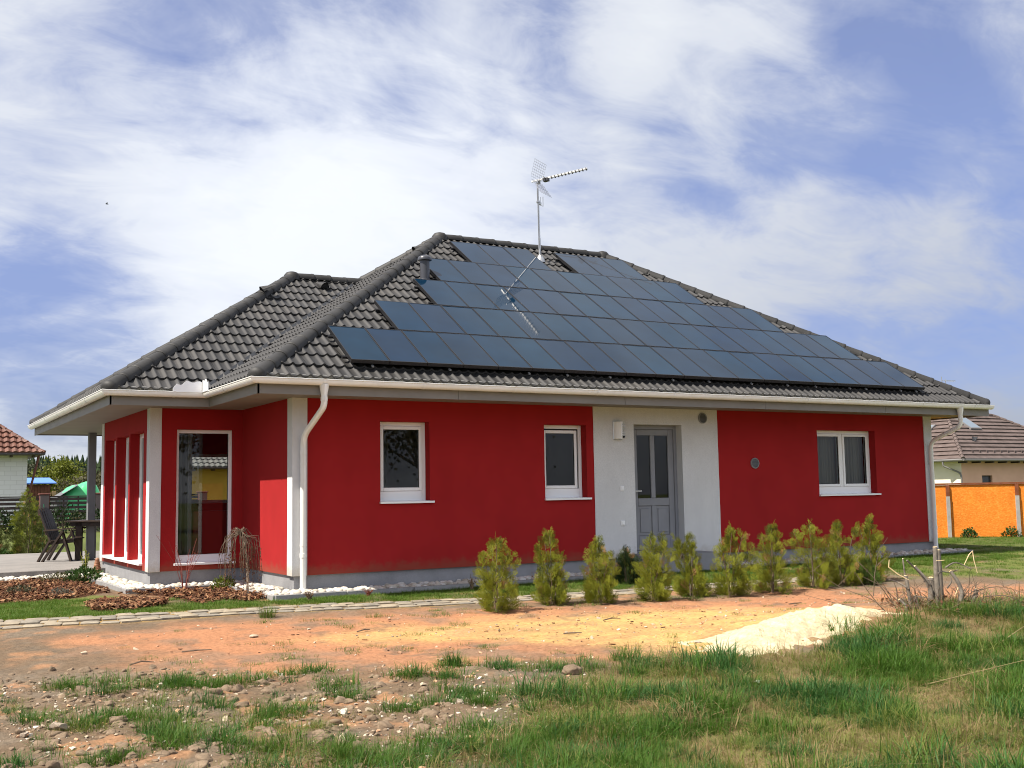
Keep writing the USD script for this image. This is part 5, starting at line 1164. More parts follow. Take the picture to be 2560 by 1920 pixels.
shoots('dry_clump', 'dry stalks sticking up before the house foot left of the hedge', (2.38, -.80, zat(2.38, -.80)), 18, .08, .26, .6, dry_twig, leaf_b, 73, .006, 2, .03)
shoots('dry_clump', 'reddish dry clump at the kerb under the first small window', (.83, -.72, zat(.83, -.72)), 30, .05, .11, 1.1, red_twig, leaf_b, 74, .003, 4, .025)
shoots('dry_clump', 'little brown clump behind the gap after the first thuja', (3.35, -1.0, zat(3.35, -1.0)), 14, .08, .24, .6, dry_twig, leaf_b, 75, .005, 4, .03)
# grass tuft beside the path, and straw
def tuft(name, label, loc, mts, seed, h=.2, n=120, rad=.10, lean=.7, cat='grass tuft', w=.005, group=None):
    t = thing(name, label, cat, loc, group=group)
    for k, mt in enumerate(mts): obj('blades', blades(n // len(mts), rad, h * .4, h, w, lean, seed + k), mt, t)
tuft('grass_tuft', 'tall olive grass tuft growing over the cobbled path', (-.95, -1.85, zat(-.95, -1.85)), [g_olive, g_green], 80, .22, 150, .10, .5)
tuft('grass_tuft', 'small green tuft on the sand just before the path', (.12, -2.55, zat(.12, -2.55)), [g_green, g_olive], 82, .10, 60, .09, .8)
tuft('grass_tuft', 'green leafy weed clump alone at the rubble edge in the middle', (-.55, -5.95, zat(-.55, -5.95)), [g_green, g_deep], 84, .20, 110, .07, .35)
tuft('grass_tuft', 'straw coloured bent grass tuft, biggest in the middle foreground', (.05, -8.55, zat(.05, -8.55)), [g_straw, g_straw], 86, .34, 60, .06, 1.2, w=.004)
tuft('grass_tuft', 'bleached fallen grass tuft near the lower right of the centre', (-.45, -9.05, zat(-.45, -9.05)), [g_straw], 88, .30, 80, .12, 1.8, w=.004)
for k, (x, y) in enumerate([(15.2, 3.6), (16.9, 3.0)]): cushion('fence_weed', ['green weed clump at the fence foot left of the gap', 'larger dark weed clump at the fence foot near the second post'][k], (18.9 + k * .9, 3.55 - k * .55, -.24), .18 + .05 * k, .24, 300, leaf_g, 90 + k, .06, .04, cat='weed')

# ------------------------------------------------------------------ cut-back shrub on the mound
bx, by = 5.06, -6.72; bz = zat(bx, by)
cs_ = thing('cut_shrub', 'hard pruned shrub of grey stubs with pale cut ends on the grassy mound', 'shrub', (bx, by, bz))
grey_bark = noisy('grey_bark', (.10, .085, .07), (.18, .155, .125), scale=18, rough=.9, bump=.5, bscale=80, bdist=.004)
cut_m = noisy('fresh_cut_wood', (.62, .46, .24), (.74, .58, .34), scale=25, rough=.8)
E_ = lambda right, up, dep=0.0: np.array([RIGHT[0] * right + FWD[0] * dep, RIGHT[1] * right + FWD[1] * dep, up])
stems = [([(.0, -.08), (.01, .25), (.015, .60)], .025, .022), ([(-.08, -.08), (-.085, .25), (-.075, .46), (-.06, .64)], .024, .019), ([(-.17, -.06), (-.13, .20), (-.20, .33), (-.28, .43)], .024, .012), ([(-.38, -.08), (-.395, .14), (-.41, .34)], .016, .014), ([(-.37, -.06), (-.41, .2), (-.425, .52)], .009, .006),
         ([(-.31, -.18), (-.29, .0), (-.31, .12)], .026, .018), ([(.26, -.16), (.31, .02), (.38, .17)], .022, .017), ([(.08, -.04), (.16, .16), (.11, .30), (.06, .38)], .018, .013), ([(-.08, -.1), (-.075, .1), (-.08, .30)], .024, .020), ([(-.50, -.04), (-.49, .04), (-.55, .10)], .013, .011)]
for k, (pts, r0, r1) in enumerate(stems):
    dep = rng.normal(0, .12); P3 = [E_(a, c, dep + .03 * i) for i, (a, c) in enumerate(pts)]; n = len(P3)
    if n > 3: P3 = [P3[0]] + bend(P3, .08, 3)[1:]
    sp = obj('stub', MB().tube(P3, np.linspace(r0, r1, len(P3)) * 1.3, 8, False), grey_bark, cs_, smooth=50)
    d = P3[-1] - P3[-2]; d /= np.linalg.norm(d); obj('cut_face', MB().revolve(P3[-1], [(r1 * 1.33, -.001), (r1 * 1.2, .004), (.0005, .005)], 10, d + np.array([rng.normal(0, .25), rng.normal(0, .25) - .2, 0])), cut_m, cs_)
sb = MB()
for pts in ([(-.42, .51), (-.34, .44), (-.24, .34), (-.15, .22)], [(-.08, .36), (.0, .38), (.08, .36), (.15, .40)], [(-.07, .26), (-.16, .30), (-.22, .27)], [(.01, .42), (.10, .48), (.20, .46), (.30, .40)], [(-.40, .20), (-.48, .27), (-.60, .30)], [(.015, .2), (.07, .28), (.05, .35)], [(.30, -.02), (.37, -.06), (.46, -.14)], [(-.39, .08), (-.30, .12), (-.2, .10)]):
    P3 = bend([E_(a, c, rng.normal(0, .05)) for a, c in pts], .1, 3); sb.tube(P3, np.linspace(.010, .005, len(P3)), 6)
obj('side_branches', sb, grey_bark, cs_, kind='stuff')
tw = MB(); r = np.random.default_rng(77)
for k in range(64):
    a, dep = r.uniform(-.48, .36), r.normal(0, .18); p = E_(a, -.05, dep); dx = r.normal(0, .35) + .3 * np.sign(a); h = r.uniform(.08, .36); q = E_(a + dx * h * 1.3, h * .9, dep + r.normal(0, .12)); m_ = (p + q) / 2 + r.normal(0, .03, 3) + [0, 0, .05]
    tw.tube([p, m_, q], [.005, .004, .0015], 4, False)
    if r.uniform() < .5: tw.tube([m_, m_ + r.normal(0, .12, 3) + [0, 0, .08]], [.003, .001], 4, False)
obj('twigs', tw, bark2, cs_, kind='stuff')
tw = MB()
for a0, pts in enumerate([[(-.62, -.12), (-.8, .10), (-1.15, .22), (-1.45, .42)], [(-.62, -.12), (-.85, .16), (-1.0, .40)], [(-.7, -.05), (-1.2, .06), (-1.55, .16)], [(-.55, .0), (-.75, .3), (-.95, .52)], [(.42, .1), (.7, .12), (.95, -.05), (1.1, -.3)], [(.3, .15), (.62, .22), (.9, .12)], [(.5, -.1), (.8, .05), (1.15, .0)], [(-.75, .12), (-.72, .4), (-.66, .62)]]):
    P3 = bend([E_(a, c, -.1 + .03 * a0) for a, c in pts], .2, 4); tw.tube(P3, np.linspace(.006, .002, len(P3)), 5, False)
    for j in range(5):
        p = P3[int(r.integers(2, len(P3)))]; tw.tube([p, p + r.normal(0, .08, 3) + [0, 0, .07]], [.0025, .001], 4, False)
obj('long_twigs', tw, bark2, cs_, kind='stuff')
sh = MB()
for pts in ([(-.41, .30), (-.52, .36), (-.62, .44), (-.61, .52)], [(.20, .45), (.26, .56), (.30, .60), (.31, .50), (.34, .36)], [(.08, .12), (.12, .2), (.14, .26)], [(-.10, .50), (-.01, .505)]):
    P3 = [E_(a, c, -.05) for a, c in pts]; sh.tube(P3, np.concatenate([[.004], np.full(len(P3) - 2, .006), [.003]]), 5)
obj('split_wood', sh, cut_m, cs_, kind='stuff')
pile = MB(); pl2 = MB()
for k in range(420):
    a, dep = r.uniform(-.6, 1.2), r.normal(.1, .28); p = E_(a, 0, dep); zz_ = zat(bx + p[0], by + p[1]) - bz; dd = np.array([r.normal(), r.normal(), abs(r.normal(0, .35))]); dd /= np.linalg.norm(dd); p[2] = zz_ + r.uniform(-.01, .06)
    pile.tube([p, p + dd * r.uniform(.08, .3)], [.004, .0015], 4, False)
    leaf(pl2, p + [0, 0, .02], dd, np.array([r.normal(0, .4), r.normal(0, .4), 1]), r.uniform(.04, .08), .03)
obj('brush', pile, dry_twig, cs_, kind='stuff'); obj('dead_leaves', pl2, leaf_b, cs_, kind='stuff')
# long bent stalks in the right foreground
noisy('olive_stalk', (.16, .13, .06), (.26, .21, .10), scale=12, rough=.8)
for k, (x, y, pts) in enumerate([(3.9, -8.2, [(0, 0), (.35, .22), (.8, .42), (1.3, .52)]), (2.05, -8.9, [(0, 0), (.4, .09), (.9, .2), (1.5, .26)])]):
    P3 = bend([E_(a, c) for a, c in pts], .3, 5); st_ = obj('bent_stalk', MB().tube([np.array([x, y, zat(x, y) + .02]) + p for p in P3], np.linspace(.0042, .0015, len(P3)), 5), MATS['olive_stalk'], label=['upper long bent dry stalk reaching in at the right edge', 'lower long dry stalk lying over the right foreground grass'][k], cat='stalk')
obj('litter', (lambda v: (v[0] * .05 + [.98, -8.18, zat(.98, -8.18) + .03], v[1]))(rock(95, .5, .5, 2)), plain('pale_scrap', (.55, .62, .55), .5), smooth=30, label='crumpled pale scrap lying in the right foreground grass', cat='scrap')
# lumpy brown ornament on the pebbles
orn = MB()
for k in range(6): orn.revolve((0, 0, .03 + k * .045), [(.001, -.035), (.07 - .006 * k, -.03), (.085 - .009 * k, 0), (.065 - .008 * k, .03), (.001, .04)], 12)
o_ = thing('stacked_ornament', 'small lumpy brown stacked ornament on the pebbles at the bay corner', 'ornament', (-1.58, 5.80, -.21)); obj('body', orn, noisy('brown_glaze', (.16, .06, .03), (.33, .17, .09), scale=14, rough=.6), o_, smooth=50)
# ------------------------------------------------------------------ garden furniture on the terrace
wood_d = noisy('dark_stained_wood', (.024, .015, .011), (.05, .032, .022), scale=12, rough=.55, spec=.35)
R2 = np.array([RIGHT[0], RIGHT[1], 0]); R2 /= np.linalg.norm(R2); F2 = np.array([-R2[1], R2[0], 0])
def Q(a, dep, up): return R2 * a + F2 * dep + np.array([0, 0, up])
ch = thing('garden_chair', 'dark wooden garden chair with slatted high back facing the table', 'chair', (-1.78, 9.15, -.111))
def plank(a, b_, w, h, dep): return MB().bar(Q(*[a[0], dep, a[1]]), Q(*[b_[0], dep, b_[1]]), h, w, up=tuple(F2))
for s in (-.27, .27):
    obj('leg', MB().bar(Q(.22, s, .60), Q(-.18, s, .0), .035, .075, up=tuple(F2)), wood_d, ch)
    obj('leg', MB().bar(Q(.19, s * .88, .60), Q(.38, s * .88, .0), .035, .085, up=tuple(F2)), wood_d, ch)
    obj('leg', MB().bar(Q(-.04, s * .86, .44), Q(-.28, s * .86, .0), .035, .085, up=tuple(F2)), wood_d, ch)
    obj('armrest', MB().bar(Q(-.16, s, .615), Q(.46, s, .655), .085, .03, up=(0, 0, 1)), wood_d, ch)
    obj('seat_rail', MB().bar(Q(-.08, s * .8, .37), Q(.42, s * .8, .41), .03, .08, up=(0, 0, 1)), wood_d, ch)
for k in range(6):
    s = -.235 + k * .094; obj('back_slat', MB().bar(Q(-.03, s, .38), Q(-.28, s, 1.08 - .02 * abs(k - 2.5)), .08, .03, up=tuple(R2)), wood_d, ch)
for k in range(6):
    a = -.02 + k * .085; obj('seat_slat', MB().bar(Q(a, -.27, .415 + a * .08), Q(a, .27, .415 + a * .08), .07, .022), wood_d, ch)
for z, a in ((.55, -.10), (.98, -.255)): obj('back_rail', MB().bar(Q(a - .03, -.26, z), Q(a - .03, .26, z), .03, .06), wood_d, ch)
tb = thing('garden_table', 'dark wooden garden table partly behind the red bay', 'table', (-1.16, 9.35, -.111))
for k in range(7):
    d_ = -.42 + k * .14; obj('top_plank', MB().bar(Q(-.28, d_, .785), Q(1.5, d_, .785), .132, .03), wood_d, tb)
for a in (-.05, 1.25):
    for d_ in (-.36, .36): obj('leg', MB().bar(Q(a, d_, 0), Q(a, d_, .77), .13, .07, up=tuple(F2)), wood_d, tb)
for d_ in (-.38, .38): obj('apron', MB().bar(Q(-.22, d_, .725), Q(1.45, d_, .725), .03, .085), wood_d, tb)
obj('apron', MB().bar(Q(-.22, -.36, .72), Q(-.22, .36, .72), .03, .085), wood_d, tb)

# ------------------------------------------------------------------ conifers and hedge on the far lawn
gold_c = (leafy('golden_conifer', [(0, (.06, .07, .012)), (.5, (.15, .13, .018)), (.85, (.28, .18, .025)), (1, (.36, .17, .03))], .25), th_in)
FARZ = -.26
thuja(1.35, 1.0, 560, name='garden_conifer', label='golden brown cone shaped conifer beyond the terrace', loc=(-1.78, 13.75, FARZ), dens=2.2, topy=.5, mats=gold_c, cat='conifer')
thuja(1.25, 1.0, 561, name='garden_conifer', label='conifer with orange tips cut by the left picture edge', loc=(-2.62, 14.3, FARZ), dens=2.0, topy=.5, mats=gold_c, cat='conifer')
thuja(1.75, .9, 562, name='garden_conifer', label='taller green yellow conifer behind the golden brown one', loc=(-1.55, 16.2, FARZ), dens=2.0, topy=.6, mats=(th_m, th_in), cat='conifer')
cushion('flower_clump', 'small pale flowering clump at the back edge of the terrace', (-2.35, 13.6, FARZ), .2, .22, 260, leaf_g, 97, .06, .04)
obj('garden_stake', MB().tube([(-1.36, 14.6, FARZ), (-1.36, 14.6, 1.02)], .016, 6), plain('green_stake', (.03, .12, .07), .4), label='thin green garden stake behind the chair', cat='stake')
hedge_m = leafy('hedge_leaves', [(0, (.018, .035, .010)), (.6, (.04, .065, .016)), (1, (.10, .11, .025))], .2)
def hedge_bush(x, y, R, h, seed, lab):
    return cushion('hedge_bush', lab, (x, y, FARZ), R, h, 520, hedge_m, seed, .13, .08, group=None, cat='bush')
FY = 36.5
hl = ['hedge bush directly left of the brick fence pillar', 'dark hedge bush right of the brick fence pillar', 'third dark hedge bush under the fence slats', 'hedge bush left of the grey terrace post', 'hedge bush seen right of the grey terrace post']
for k, x in enumerate((-.55, .75, 2.0, 3.2, 4.5)): hedge_bush(x, FY - 1.2 + .3 * (k % 2), .85, 1.02 + .08 * (k % 3), 600 + k, hl[k])

# slatted fence with brick pillars
slat_w = noisy('dark_fence_slat', (.035, .024, .020), (.06, .042, .034), scale=5, rough=.7)
brickm = mat('pillar_brick', {"g": ("geometry", {}), "b": ("brick_texture", dict(scale=4.0, color1=(.16, .05, .035), color2=(.11, .035, .028), mortar=(.12, .09, .08), mortar_size=.015)), "p": ("principled_bsdf", dict(roughness=.85))}, [("g.position", "b.vector"), ("b.color", "p.base_color")])
fe = thing('slat_fence', 'dark horizontal slat fence with brick pillars beyond the far lawn', 'fence', (0, FY, FARZ))
px_ = [-5.0, 1.43, 3.62, 8.2]
for x in px_: obj('pillar', MB().cbox(x - .19, x + .19, -.19, .19, -.3, 1.62, .02), brickm, fe); obj('pillar_cap', MB().cbox(x - .23, x + .23, -.23, .23, 1.62, 1.68, .02), brickm, fe)
for a, b_ in zip(px_[:-1], px_[1:]):
    for k in range(7): obj('slat', MB().cbox(a + .2, b_ - .2, -.015, .015, 1.50 - k * .185 - .12, 1.50 - k * .185, .003), slat_w, fe)
    for x in np.linspace(a + .2, b_ - .2, 4)[1:-1]: obj('upright', MB().cbox(x - .03, x + .03, .016, .06, -.2, 1.55, .003), slat_w, fe)
    obj('top_rail', MB().cbox(a + .2, b_ - .2, -.03, .03, 1.52, 1.57, .003), slat_w, fe)

# ------------------------------------------------------------------ neighbouring houses
def hip_house(name, label, x0, x1, y0, y1, ze, tp, wall_c, roof_m, oh=.6, course=.34, relief=.03, roll=0.0, z0=-.3, wave=None, openings=(), parts=True, side_m=None, gut=None):
    t = thing(name, label, 'house', ((x0 + x1) / 2, (y0 + y1) / 2, z0)); ox, oy = -(x0 + x1) / 2, -(y0 + y1) / 2
    T = lambda v: [(a + ox, b_ + oy, c - z0) for a, b_, c in v]
    wx0, wx1, wy0, wy1 = x0 + oh, x1 - oh, y0 + oh, y1 - oh
    def addw(m, ma, lab=None): v, f = m.vf(); v = v + [ox, oy, -z0]; obj('wall', (v, f), ma, t, label=lab)
    fo_ = [(a - wx0, b_ - wx0, c, d) for a, b_, c, d in openings]
    addw(wall_mesh((wx0, wy0, 0), X_, -Y_, wx1 - wx0, z0, ze + .1, fo_, .2), wall_c); addw(wall_mesh((wx0, wy1, 0), -Y_, -X_, wy1 - wy0, z0, ze + .1, [], .2), side_m or wall_c)
    addw(wall_mesh((wx1, wy0, 0), Y_, X_, wy1 - wy0, z0, ze + .1, [], .2), wall_c); addw(wall_mesh((wx1, wy1, 0), -X_, Y_, wx1 - wx0, z0, ze + .1, [], .2), wall_c)
    run = (y1 - y0) / 2; zr = ze + run * tp; rx0, rx1, ry = x0 + run, x1 - run, (y0 + y1) / 2; sl = run * math.sqrt(1 + tp * tp)
    c_, s_ = 1 / math.sqrt(1 + tp * tp), tp / math.sqrt(1 + tp * tp)
    for (o, sd, td, W) in (((x0, y0, ze), (1, 0, 0), (0, c_, s_), x1 - x0), ((x0, y1, ze), (0, -1, 0), (c_, 0, s_), y1 - y0), ((x1, y0, ze), (0, 1, 0), (-c_, 0, s_), y1 - y0), ((x1, y1, ze), (-1, 0, 0), (0, -c_, s_), x1 - x0)):
        o, sd, td = np.array(o), np.array(sd, float), np.array(td, float); nn = np.cross(sd, td); b = MB(); n = int(sl / course)
        for r in range(n):
            t0, t1 = r * sl / n, (r + 1) * sl / n; h0, h1 = t0 * c_, t1 * c_
            if wave:
                ss = np.arange(h0, W - h0 + 1e-6, wave / 4); hh_ = roll * (1 + np.cos(ss / wave * 2 * math.pi)) / 2
                e1 = np.clip(ss, h1, W - h1)
                lo = [o + sd * s + td * t0 + nn * (relief + h) for s, h in zip(ss, hh_)]; hi = [o + sd * s + td * t1 + nn * h for s, h in zip(e1, hh_)]; dn = [o + sd * s + td * t0 for s in ss]
                m_ = len(ss)
                if m_ > 1:
                    v = T(np.array(lo + hi + dn)); b.add(v, [[i, i + 1, m_ + i + 1, m_ + i] for i in range(m_ - 1)] + [[2 * m_ + i, 2 * m_ + i + 1, i + 1, i] for i in range(m_ - 1)])
            else:
                v = [o + sd * h0 + td * t0 + nn * relief, o + sd * (W - h0) + td * t0 + nn * relief, o + sd * (W - h1) + td * t1, o + sd * h1 + td * t1, o + sd * h0 + td * t0, o + sd * (W - h0) + td * t0]
                b.add(T(v), [[0, 1, 2, 3], [4, 5, 1, 0]])
        obj('roof_slope', b, roof_m, t)
    ridge_m = roof_m
    rd = MB()
    for p, q in (((x0, y0, ze), (rx0, ry, zr)), ((x1, y0, ze), (rx1, ry, zr)), ((x0, y1, ze), (rx0, ry, zr)), ((x1, y1, ze), (rx1, ry, zr)), ((rx0, ry, zr), (rx1, ry, zr))):
        p, q = np.array(p), np.array(q); n = max(2, int(np.linalg.norm(q - p) / .4))
        for k in range(n):
            a, e = p + (q - p) * k / n, p + (q - p) * (k + 1) / n; rd.tube(T([a + [0, 0, .03], e + [0, 0, .02]]), [.12, .10], 8)
    obj('ridge_tiles', rd, roof_m, t, smooth=40)
    gm_ = gut or plain('dark_gutter', (.06, .05, .05), .4)
    gb = MB()
    for p, q in (((x0, y0), (x1, y0)), ((x0, y0), (x0, y1)), ((x1, y0), (x1, y1))): gb.tube(T([(*p, ze - .02), (*q, ze - .02)]), .07, 8)
    obj('gutter', gb, gm_, t, smooth=40)
    obj('soffit', MB().box(x0 + .05 + ox, x1 - .05 + ox, y0 + .05 + oy, y1 - .05 + oy, ze - .10 - z0, ze - .06 - z0), fascia_m, t)
    rb = MB()
    for x in np.arange(x0 + .4, x1 - .2, 1.1): rb.box(x - .05 + ox, x + .05 + ox, y0 + .08 + oy, y0 + oh + oy, ze - .19 - z0, ze - .10 - z0)
    obj('rafter_ends', rb, wood_d, t)
    for (a, b_, c, d) in openings:
        w = part_group('window', t); F = MB(); rect_frame(F, a + ox, b_ + ox, c - z0, d - z0, wy0 + oy + .1, wy0 + oy + .16, .06); obj('frame', F, wood_d, w)
        obj('pane', MB().quad((a + ox, wy0 + oy + .13, c - z0), (b_ + ox, wy0 + oy + .13, c - z0), (b_ + ox, wy0 + oy + .13, d - z0), (a + ox, wy0 + oy + .13, d - z0)), dark_pane, w)
    return t, T, (rx0, rx1, ry, zr, c_, s_)
dark_pane = plain('dark_glass', (.03, .032, .035), .08, .5)
brown_roof = noisy('brown_concrete_tiles', (.085, .064, .056), (.120, .090, .080), scale=1.6, rough=.7, spec=.25, fine=.2, fscale=3.5)
beige = noisy('salmon_render', (.56, .34, .24), (.62, .38, .27), scale=1, rough=.9); cream = noisy('cream_render', (.72, .66, .50), (.78, .72, .56), scale=1, rough=.9)
hx0, hy0 = 44.65, 23.43
t, T, (rx0, rx1, ry, zr, c_, s_) = hip_house('neighbour_house', 'brown roofed bungalow behind the orange board fence', hx0, hx0 + 12.5, hy0, hy0 + 8.4, 2.47, .655, beige, brown_roof, course=.40, relief=.07, openings=[(46.9, 47.75, .55, 1.62), (52, 53, .55, 1.62)], side_m=cream, gut=plain('neighbour_gutter', (.20, .19, .18), .4, .5, .3))
sk = plain('skylight_glass', (.14, .18, .22), .22, .6); skf = plain('skylight_frame', (.16, .15, .145), .45)
def skylight(x, tt, w, l, lab):
    p = part_group('skylight', t); tag(stage.GetPrimAtPath(p), label=lab); O = np.array(T([(x, hy0 + tt * c_, 2.47 + tt * s_)])[0]); sd, td = X_, np.array([0, c_, s_]); nn = np.cross(sd, td)
    obj('frame', MB().obox(O + sd * w / 2 + td * l / 2 + nn * .06, [sd, td, nn], [w / 2, l / 2, .07]), skf, p); obj('pane', MB().obox(O + sd * w / 2 + td * l / 2 + nn * .10, [sd, td, nn], [w / 2 - .08, l / 2 - .08, .04]), sk, p)
skylight(48.9, 3.2, .95, 1.25, 'skylight on the slope facing the camera')
p = part_group('skylight', t); tag(stage.GetPrimAtPath(p), label='skylight on the left slope'); td = np.array([c_, 0, s_]); sd = np.array([0, -1., 0]); nn = np.cross(sd, td); O = np.array(T([(hx0, hy0 + 4.6, 2.47)])[0]) + td * 3.0
obj('frame', MB().obox(O + nn * .06, [sd, td, nn], [.55, .7, .07]), skf, p); obj('pane', MB().obox(O + nn * .10, [sd, td, nn], [.47, .62, .04]), sk, p)
O = T([(47.6, hy0 + 1.9 * c_, 2.47 + 1.9 * s_)])[0]
obj('roof_step', MB().bar(O, np.array(O) + [.35, .1, .25], .3, .03).bar(O, np.array(O) + [.05, .0, .32], .04, .04), black_m, t)
obj('downpipe', MB().tube(bend([T([(hx0 + .02, hy0 + 1.3, 2.40)])[0], T([(hx0 + .02, hy0 + 1.3, 2.15)])[0], T([(hx0 + .58, hy0 + .62, 1.75)])[0], T([(hx0 + .58, hy0 + .62, -.3)])[0]], .2), .05, 10), MATS['neighbour_gutter'], t, smooth=40)
sn_ = MB()
for k in range(14): o = np.array(T([(hx0 + 1.5 + k * .6, hy0 + .62 * c_, 2.47 + .62 * s_)])[0]); sn_.obox(o + [0, 0, .1], [X_, Y_, np.array([0, 0, 1.])], [.06, .02, .06])
obj('snow_guard', sn_, brown_roof, t)
am = MB(); a0 = np.array(T([(rx0 + .1, ry, zr)])[0]); am.tube([a0, a0 + [0, 0, 2.05]], .025, 6).bar(a0 + [-.35, 0, 1.95], a0 + [.85, 0, 2.02], .03, .03).bar(a0 + [-.25, 0, 1.55], a0 + [.3, 0, 1.5], .03, .03)
for k in range(7): am.bar(a0 + [-.3 + k * .17, -.12, 1.96], a0 + [-.3 + k * .17, .12, 1.96], .015, .015)
am.bar(a0 + [-.3, 0, 1.6], a0 + [-.35, 0, 2.2], .03, .03)
obj('aerial', am, zinc, t)
# white house with the red roof on the left
white_block = mat('white_block_wall', {"g": ("geometry", {}), "b": ("brick_texture", dict(scale=1.0, color1=(.60, .58, .56), color2=(.66, .64, .62), mortar=(.5, .48, .46), mortar_size=.012, brick_width=.6, row_height=.25)), "m": ("mapping", dict(mapping_type="point", rotation=(math.pi / 2, 0, 0))), "p": ("principled_bsdf", dict(roughness=.9))}, [("g.position", "m.vector"), ("m.vector", "b.vector"), ("b.color", "p.base_color")])
red_tile = noisy('red_brown_clay_tile', (.10, .043, .030), (.15, .066, .045), scale=1.5, rough=.6, spec=.3, fine=.15, fscale=6)
lx = 3.08
t, T, ext = hip_house('white_house', 'white block house with a red tiled roof at the left edge', lx - 13, lx, 49.85, 60.5, 3.68, .76, white_block, red_tile, oh=.75, course=.45, relief=.09, roll=.09, wave=.34, openings=[(-2.6, .85, -.2, 2.35)])
lat = MB(); fy = 50.6 - 55.175 + .05
for k in range(2): lat.bar((.55 - lx + 6.5 - .95 + k * .42, fy, 0), (.55 - lx + 6.5 - .85 + k * .42, fy, 2.6), .07, .05)
for k in range(6): lat.bar((.55 - lx + 6.5 - .93, fy, .3 + k * .4), (.55 - lx + 6.5 - .45, fy, .45 + k * .4), .05, .04)
obj('trellis', lat, plain('grey_trellis', (.28, .24, .21), .8), t)
obj('downpipe', MB().tube(bend([T([(lx - .25, 49.95, 3.62)])[0], T([(lx - .3, 50.0, 3.3)])[0], T([(lx - .75, 50.15, 1.2)])[0], T([(lx - .75, 50.4, -.3)])[0]], .4), .06, 8), plain('brown_downpipe', (.10, .03, .025), .4), t, smooth=40)
# yellow house seen through the bay
yel = noisy('yellow_render', (.50, .28, .035), (.56, .32, .045), scale=1, rough=.9); grey_roof = noisy('grey_tiles', (.16, .15, .145), (.22, .21, .20), scale=1.5, rough=.6, fine=.2, fscale=4)
t, T, ext = hip_house('yellow_house', 'yellow house with grey tiled roof seen through the bay windows', 9.6, 23.0, 49.2, 58.5, 2.88, .62, yel, grey_roof, oh=.6, course=.4, relief=.06, roll=.07, wave=.32, openings=[(13.1, 14.0, .9, 2.0), (10.2, 11.0, .9, 2.0)])

# ------------------------------------------------------------------ orange board fence on the right
osb = mat('orange_strand_board', {"g": ("geometry", {}), "m": ("mapping", dict(mapping_type="point", rotation=(0, 0, .527), scale=(1, 1, 1))), "v": ("voronoi_texture", dict(scale=26.0, randomness=1.0)), "m2": ("mapping", dict(mapping_type="point", rotation=(0, .5, 0), scale=(1, 1, 2.6))),
    "r": ("rgb_ramp", {"ramp": [(0, (.62, .165, .014)), (.5, (.72, .215, .022)), (1, (.82, .31, .055))]}), "n": ("noise_texture", dict(scale=2.0, detail=4)), "r2": ("rgb_ramp", {"ramp": [(.3, (.85, .85, .8)), (.7, (1.12, 1.1, 1.1))]}), "x": ("mix", dict(mix_type="multiply", fac=1.0)), "p": ("principled_bsdf", dict(roughness=.65, specular_ior_level=.25))},
    [("g.position", "m.vector"), ("m.vector", "m2.vector"), ("m2.vector", "v.vector"), ("v.color", "r.fac"), ("g.position", "n.vector"), ("n.fac", "r2.fac"), ("r.color", "x.color1"), ("r2.color", "x.color2"), ("x.color", "p.base_color")])
fd = R2 * math.cos(math.radians(10)) - F2 * math.sin(math.radians(10)); sp = 1.66; fn = np.array([fd[1], -fd[0], 0])
bf = thing('board_fence', 'orange strand board fence with concrete posts on the right', 'fence', (18.70, 3.98, -.26))
post_c = noisy('concrete_post', (.28, .265, .245), (.36, .345, .32), scale=6, rough=.9); brown_w = noisy('brown_stained_wood', (.15, .045, .018), (.22, .07, .03), scale=8, rough=.7)
for k in range(-3, 6):
    o = fd * sp * k
    if k < 5: obj('board_panel', MB().obox(o + fd * sp / 2 - fn * .02 + [0, 0, .68 + .01], [fd, fn, np.array([0, 0, 1.])], [sp / 2 - .004, .012, .68]), osb, bf)
    obj('post', MB().obox(o + fn * .02 + [0, 0, .46], [fd, fn, np.array([0, 0, 1.])], [.042, .035, .62]), post_c, bf)
    obj('post_top', MB().obox(o + fn * .015 + [0, 0, 1.225], [fd, fn, np.array([0, 0, 1.])], [.040, .030, .142]), brown_w, bf)
    if k < 5: obj('cap_rail', MB().obox(o + fd * sp / 2 - fn * .03 + [0, 0, 1.395], [fd, fn, np.array([0, 0, 1.])], [sp / 2 - .003, .05, .022]), brown_w, bf)

# ------------------------------------------------------------------ shed, tarpaulin, trees, forest
sh_ = thing('garden_shed', 'brown shed with a bright blue roof beyond the fence', 'shed', (4.55, 66, -.3)); 
brown_s = noisy('shed_boards', (.09, .035, .02), (.14, .055, .03), scale=6, rough=.8)
for k in range(9): obj('wall_board', MB().cbox(-.9 + k * .2, -.71 + k * .2, -.95, -.90, 0, 2.5, .008), brown_s, sh_)
obj('wall', MB().box(-.9, .9, -.89, .9, 0, 2.5), brown_s, sh_)
bl = MB(); bl.add([(-1.15, -1.15, 2.62), (1.25, -1.15, 2.62), (.95, .1, 2.98), (-.9, .1, 2.98), (-1.15, 1.2, 2.62), (1.25, 1.2, 2.62)], [[0, 1, 2, 3], [3, 2, 5, 4]]); bl.box(-1.15, 1.25, -1.17, -1.13, 2.54, 2.62)
obj('roof', bl, plain('blue_sheet_roof', (.10, .22, .62), .4, .4), sh_)
dm = thing('tarpaulin_heap', 'heap under a bright green tarpaulin beyond the fence', 'tarpaulin', (8.05, 70.4, -.3)); u_, v_ = np.meshgrid(np.linspace(0, math.pi, 22), np.linspace(0, 2 * math.pi, 40))
xx = np.cos(v_) * np.sin(u_ / 2 + .0) ; 
gx_, gy_ = np.meshgrid(np.linspace(-1, 1, 40), np.linspace(-1, 1, 30)); hgt = np.clip(1 - gx_ ** 4 * .9 - gy_ ** 4 * .9, 0, 1) ** .55 * (2.45 + .3 * nz(gx_, gy_, 3, 91)) * (1 + .18 * gx_)
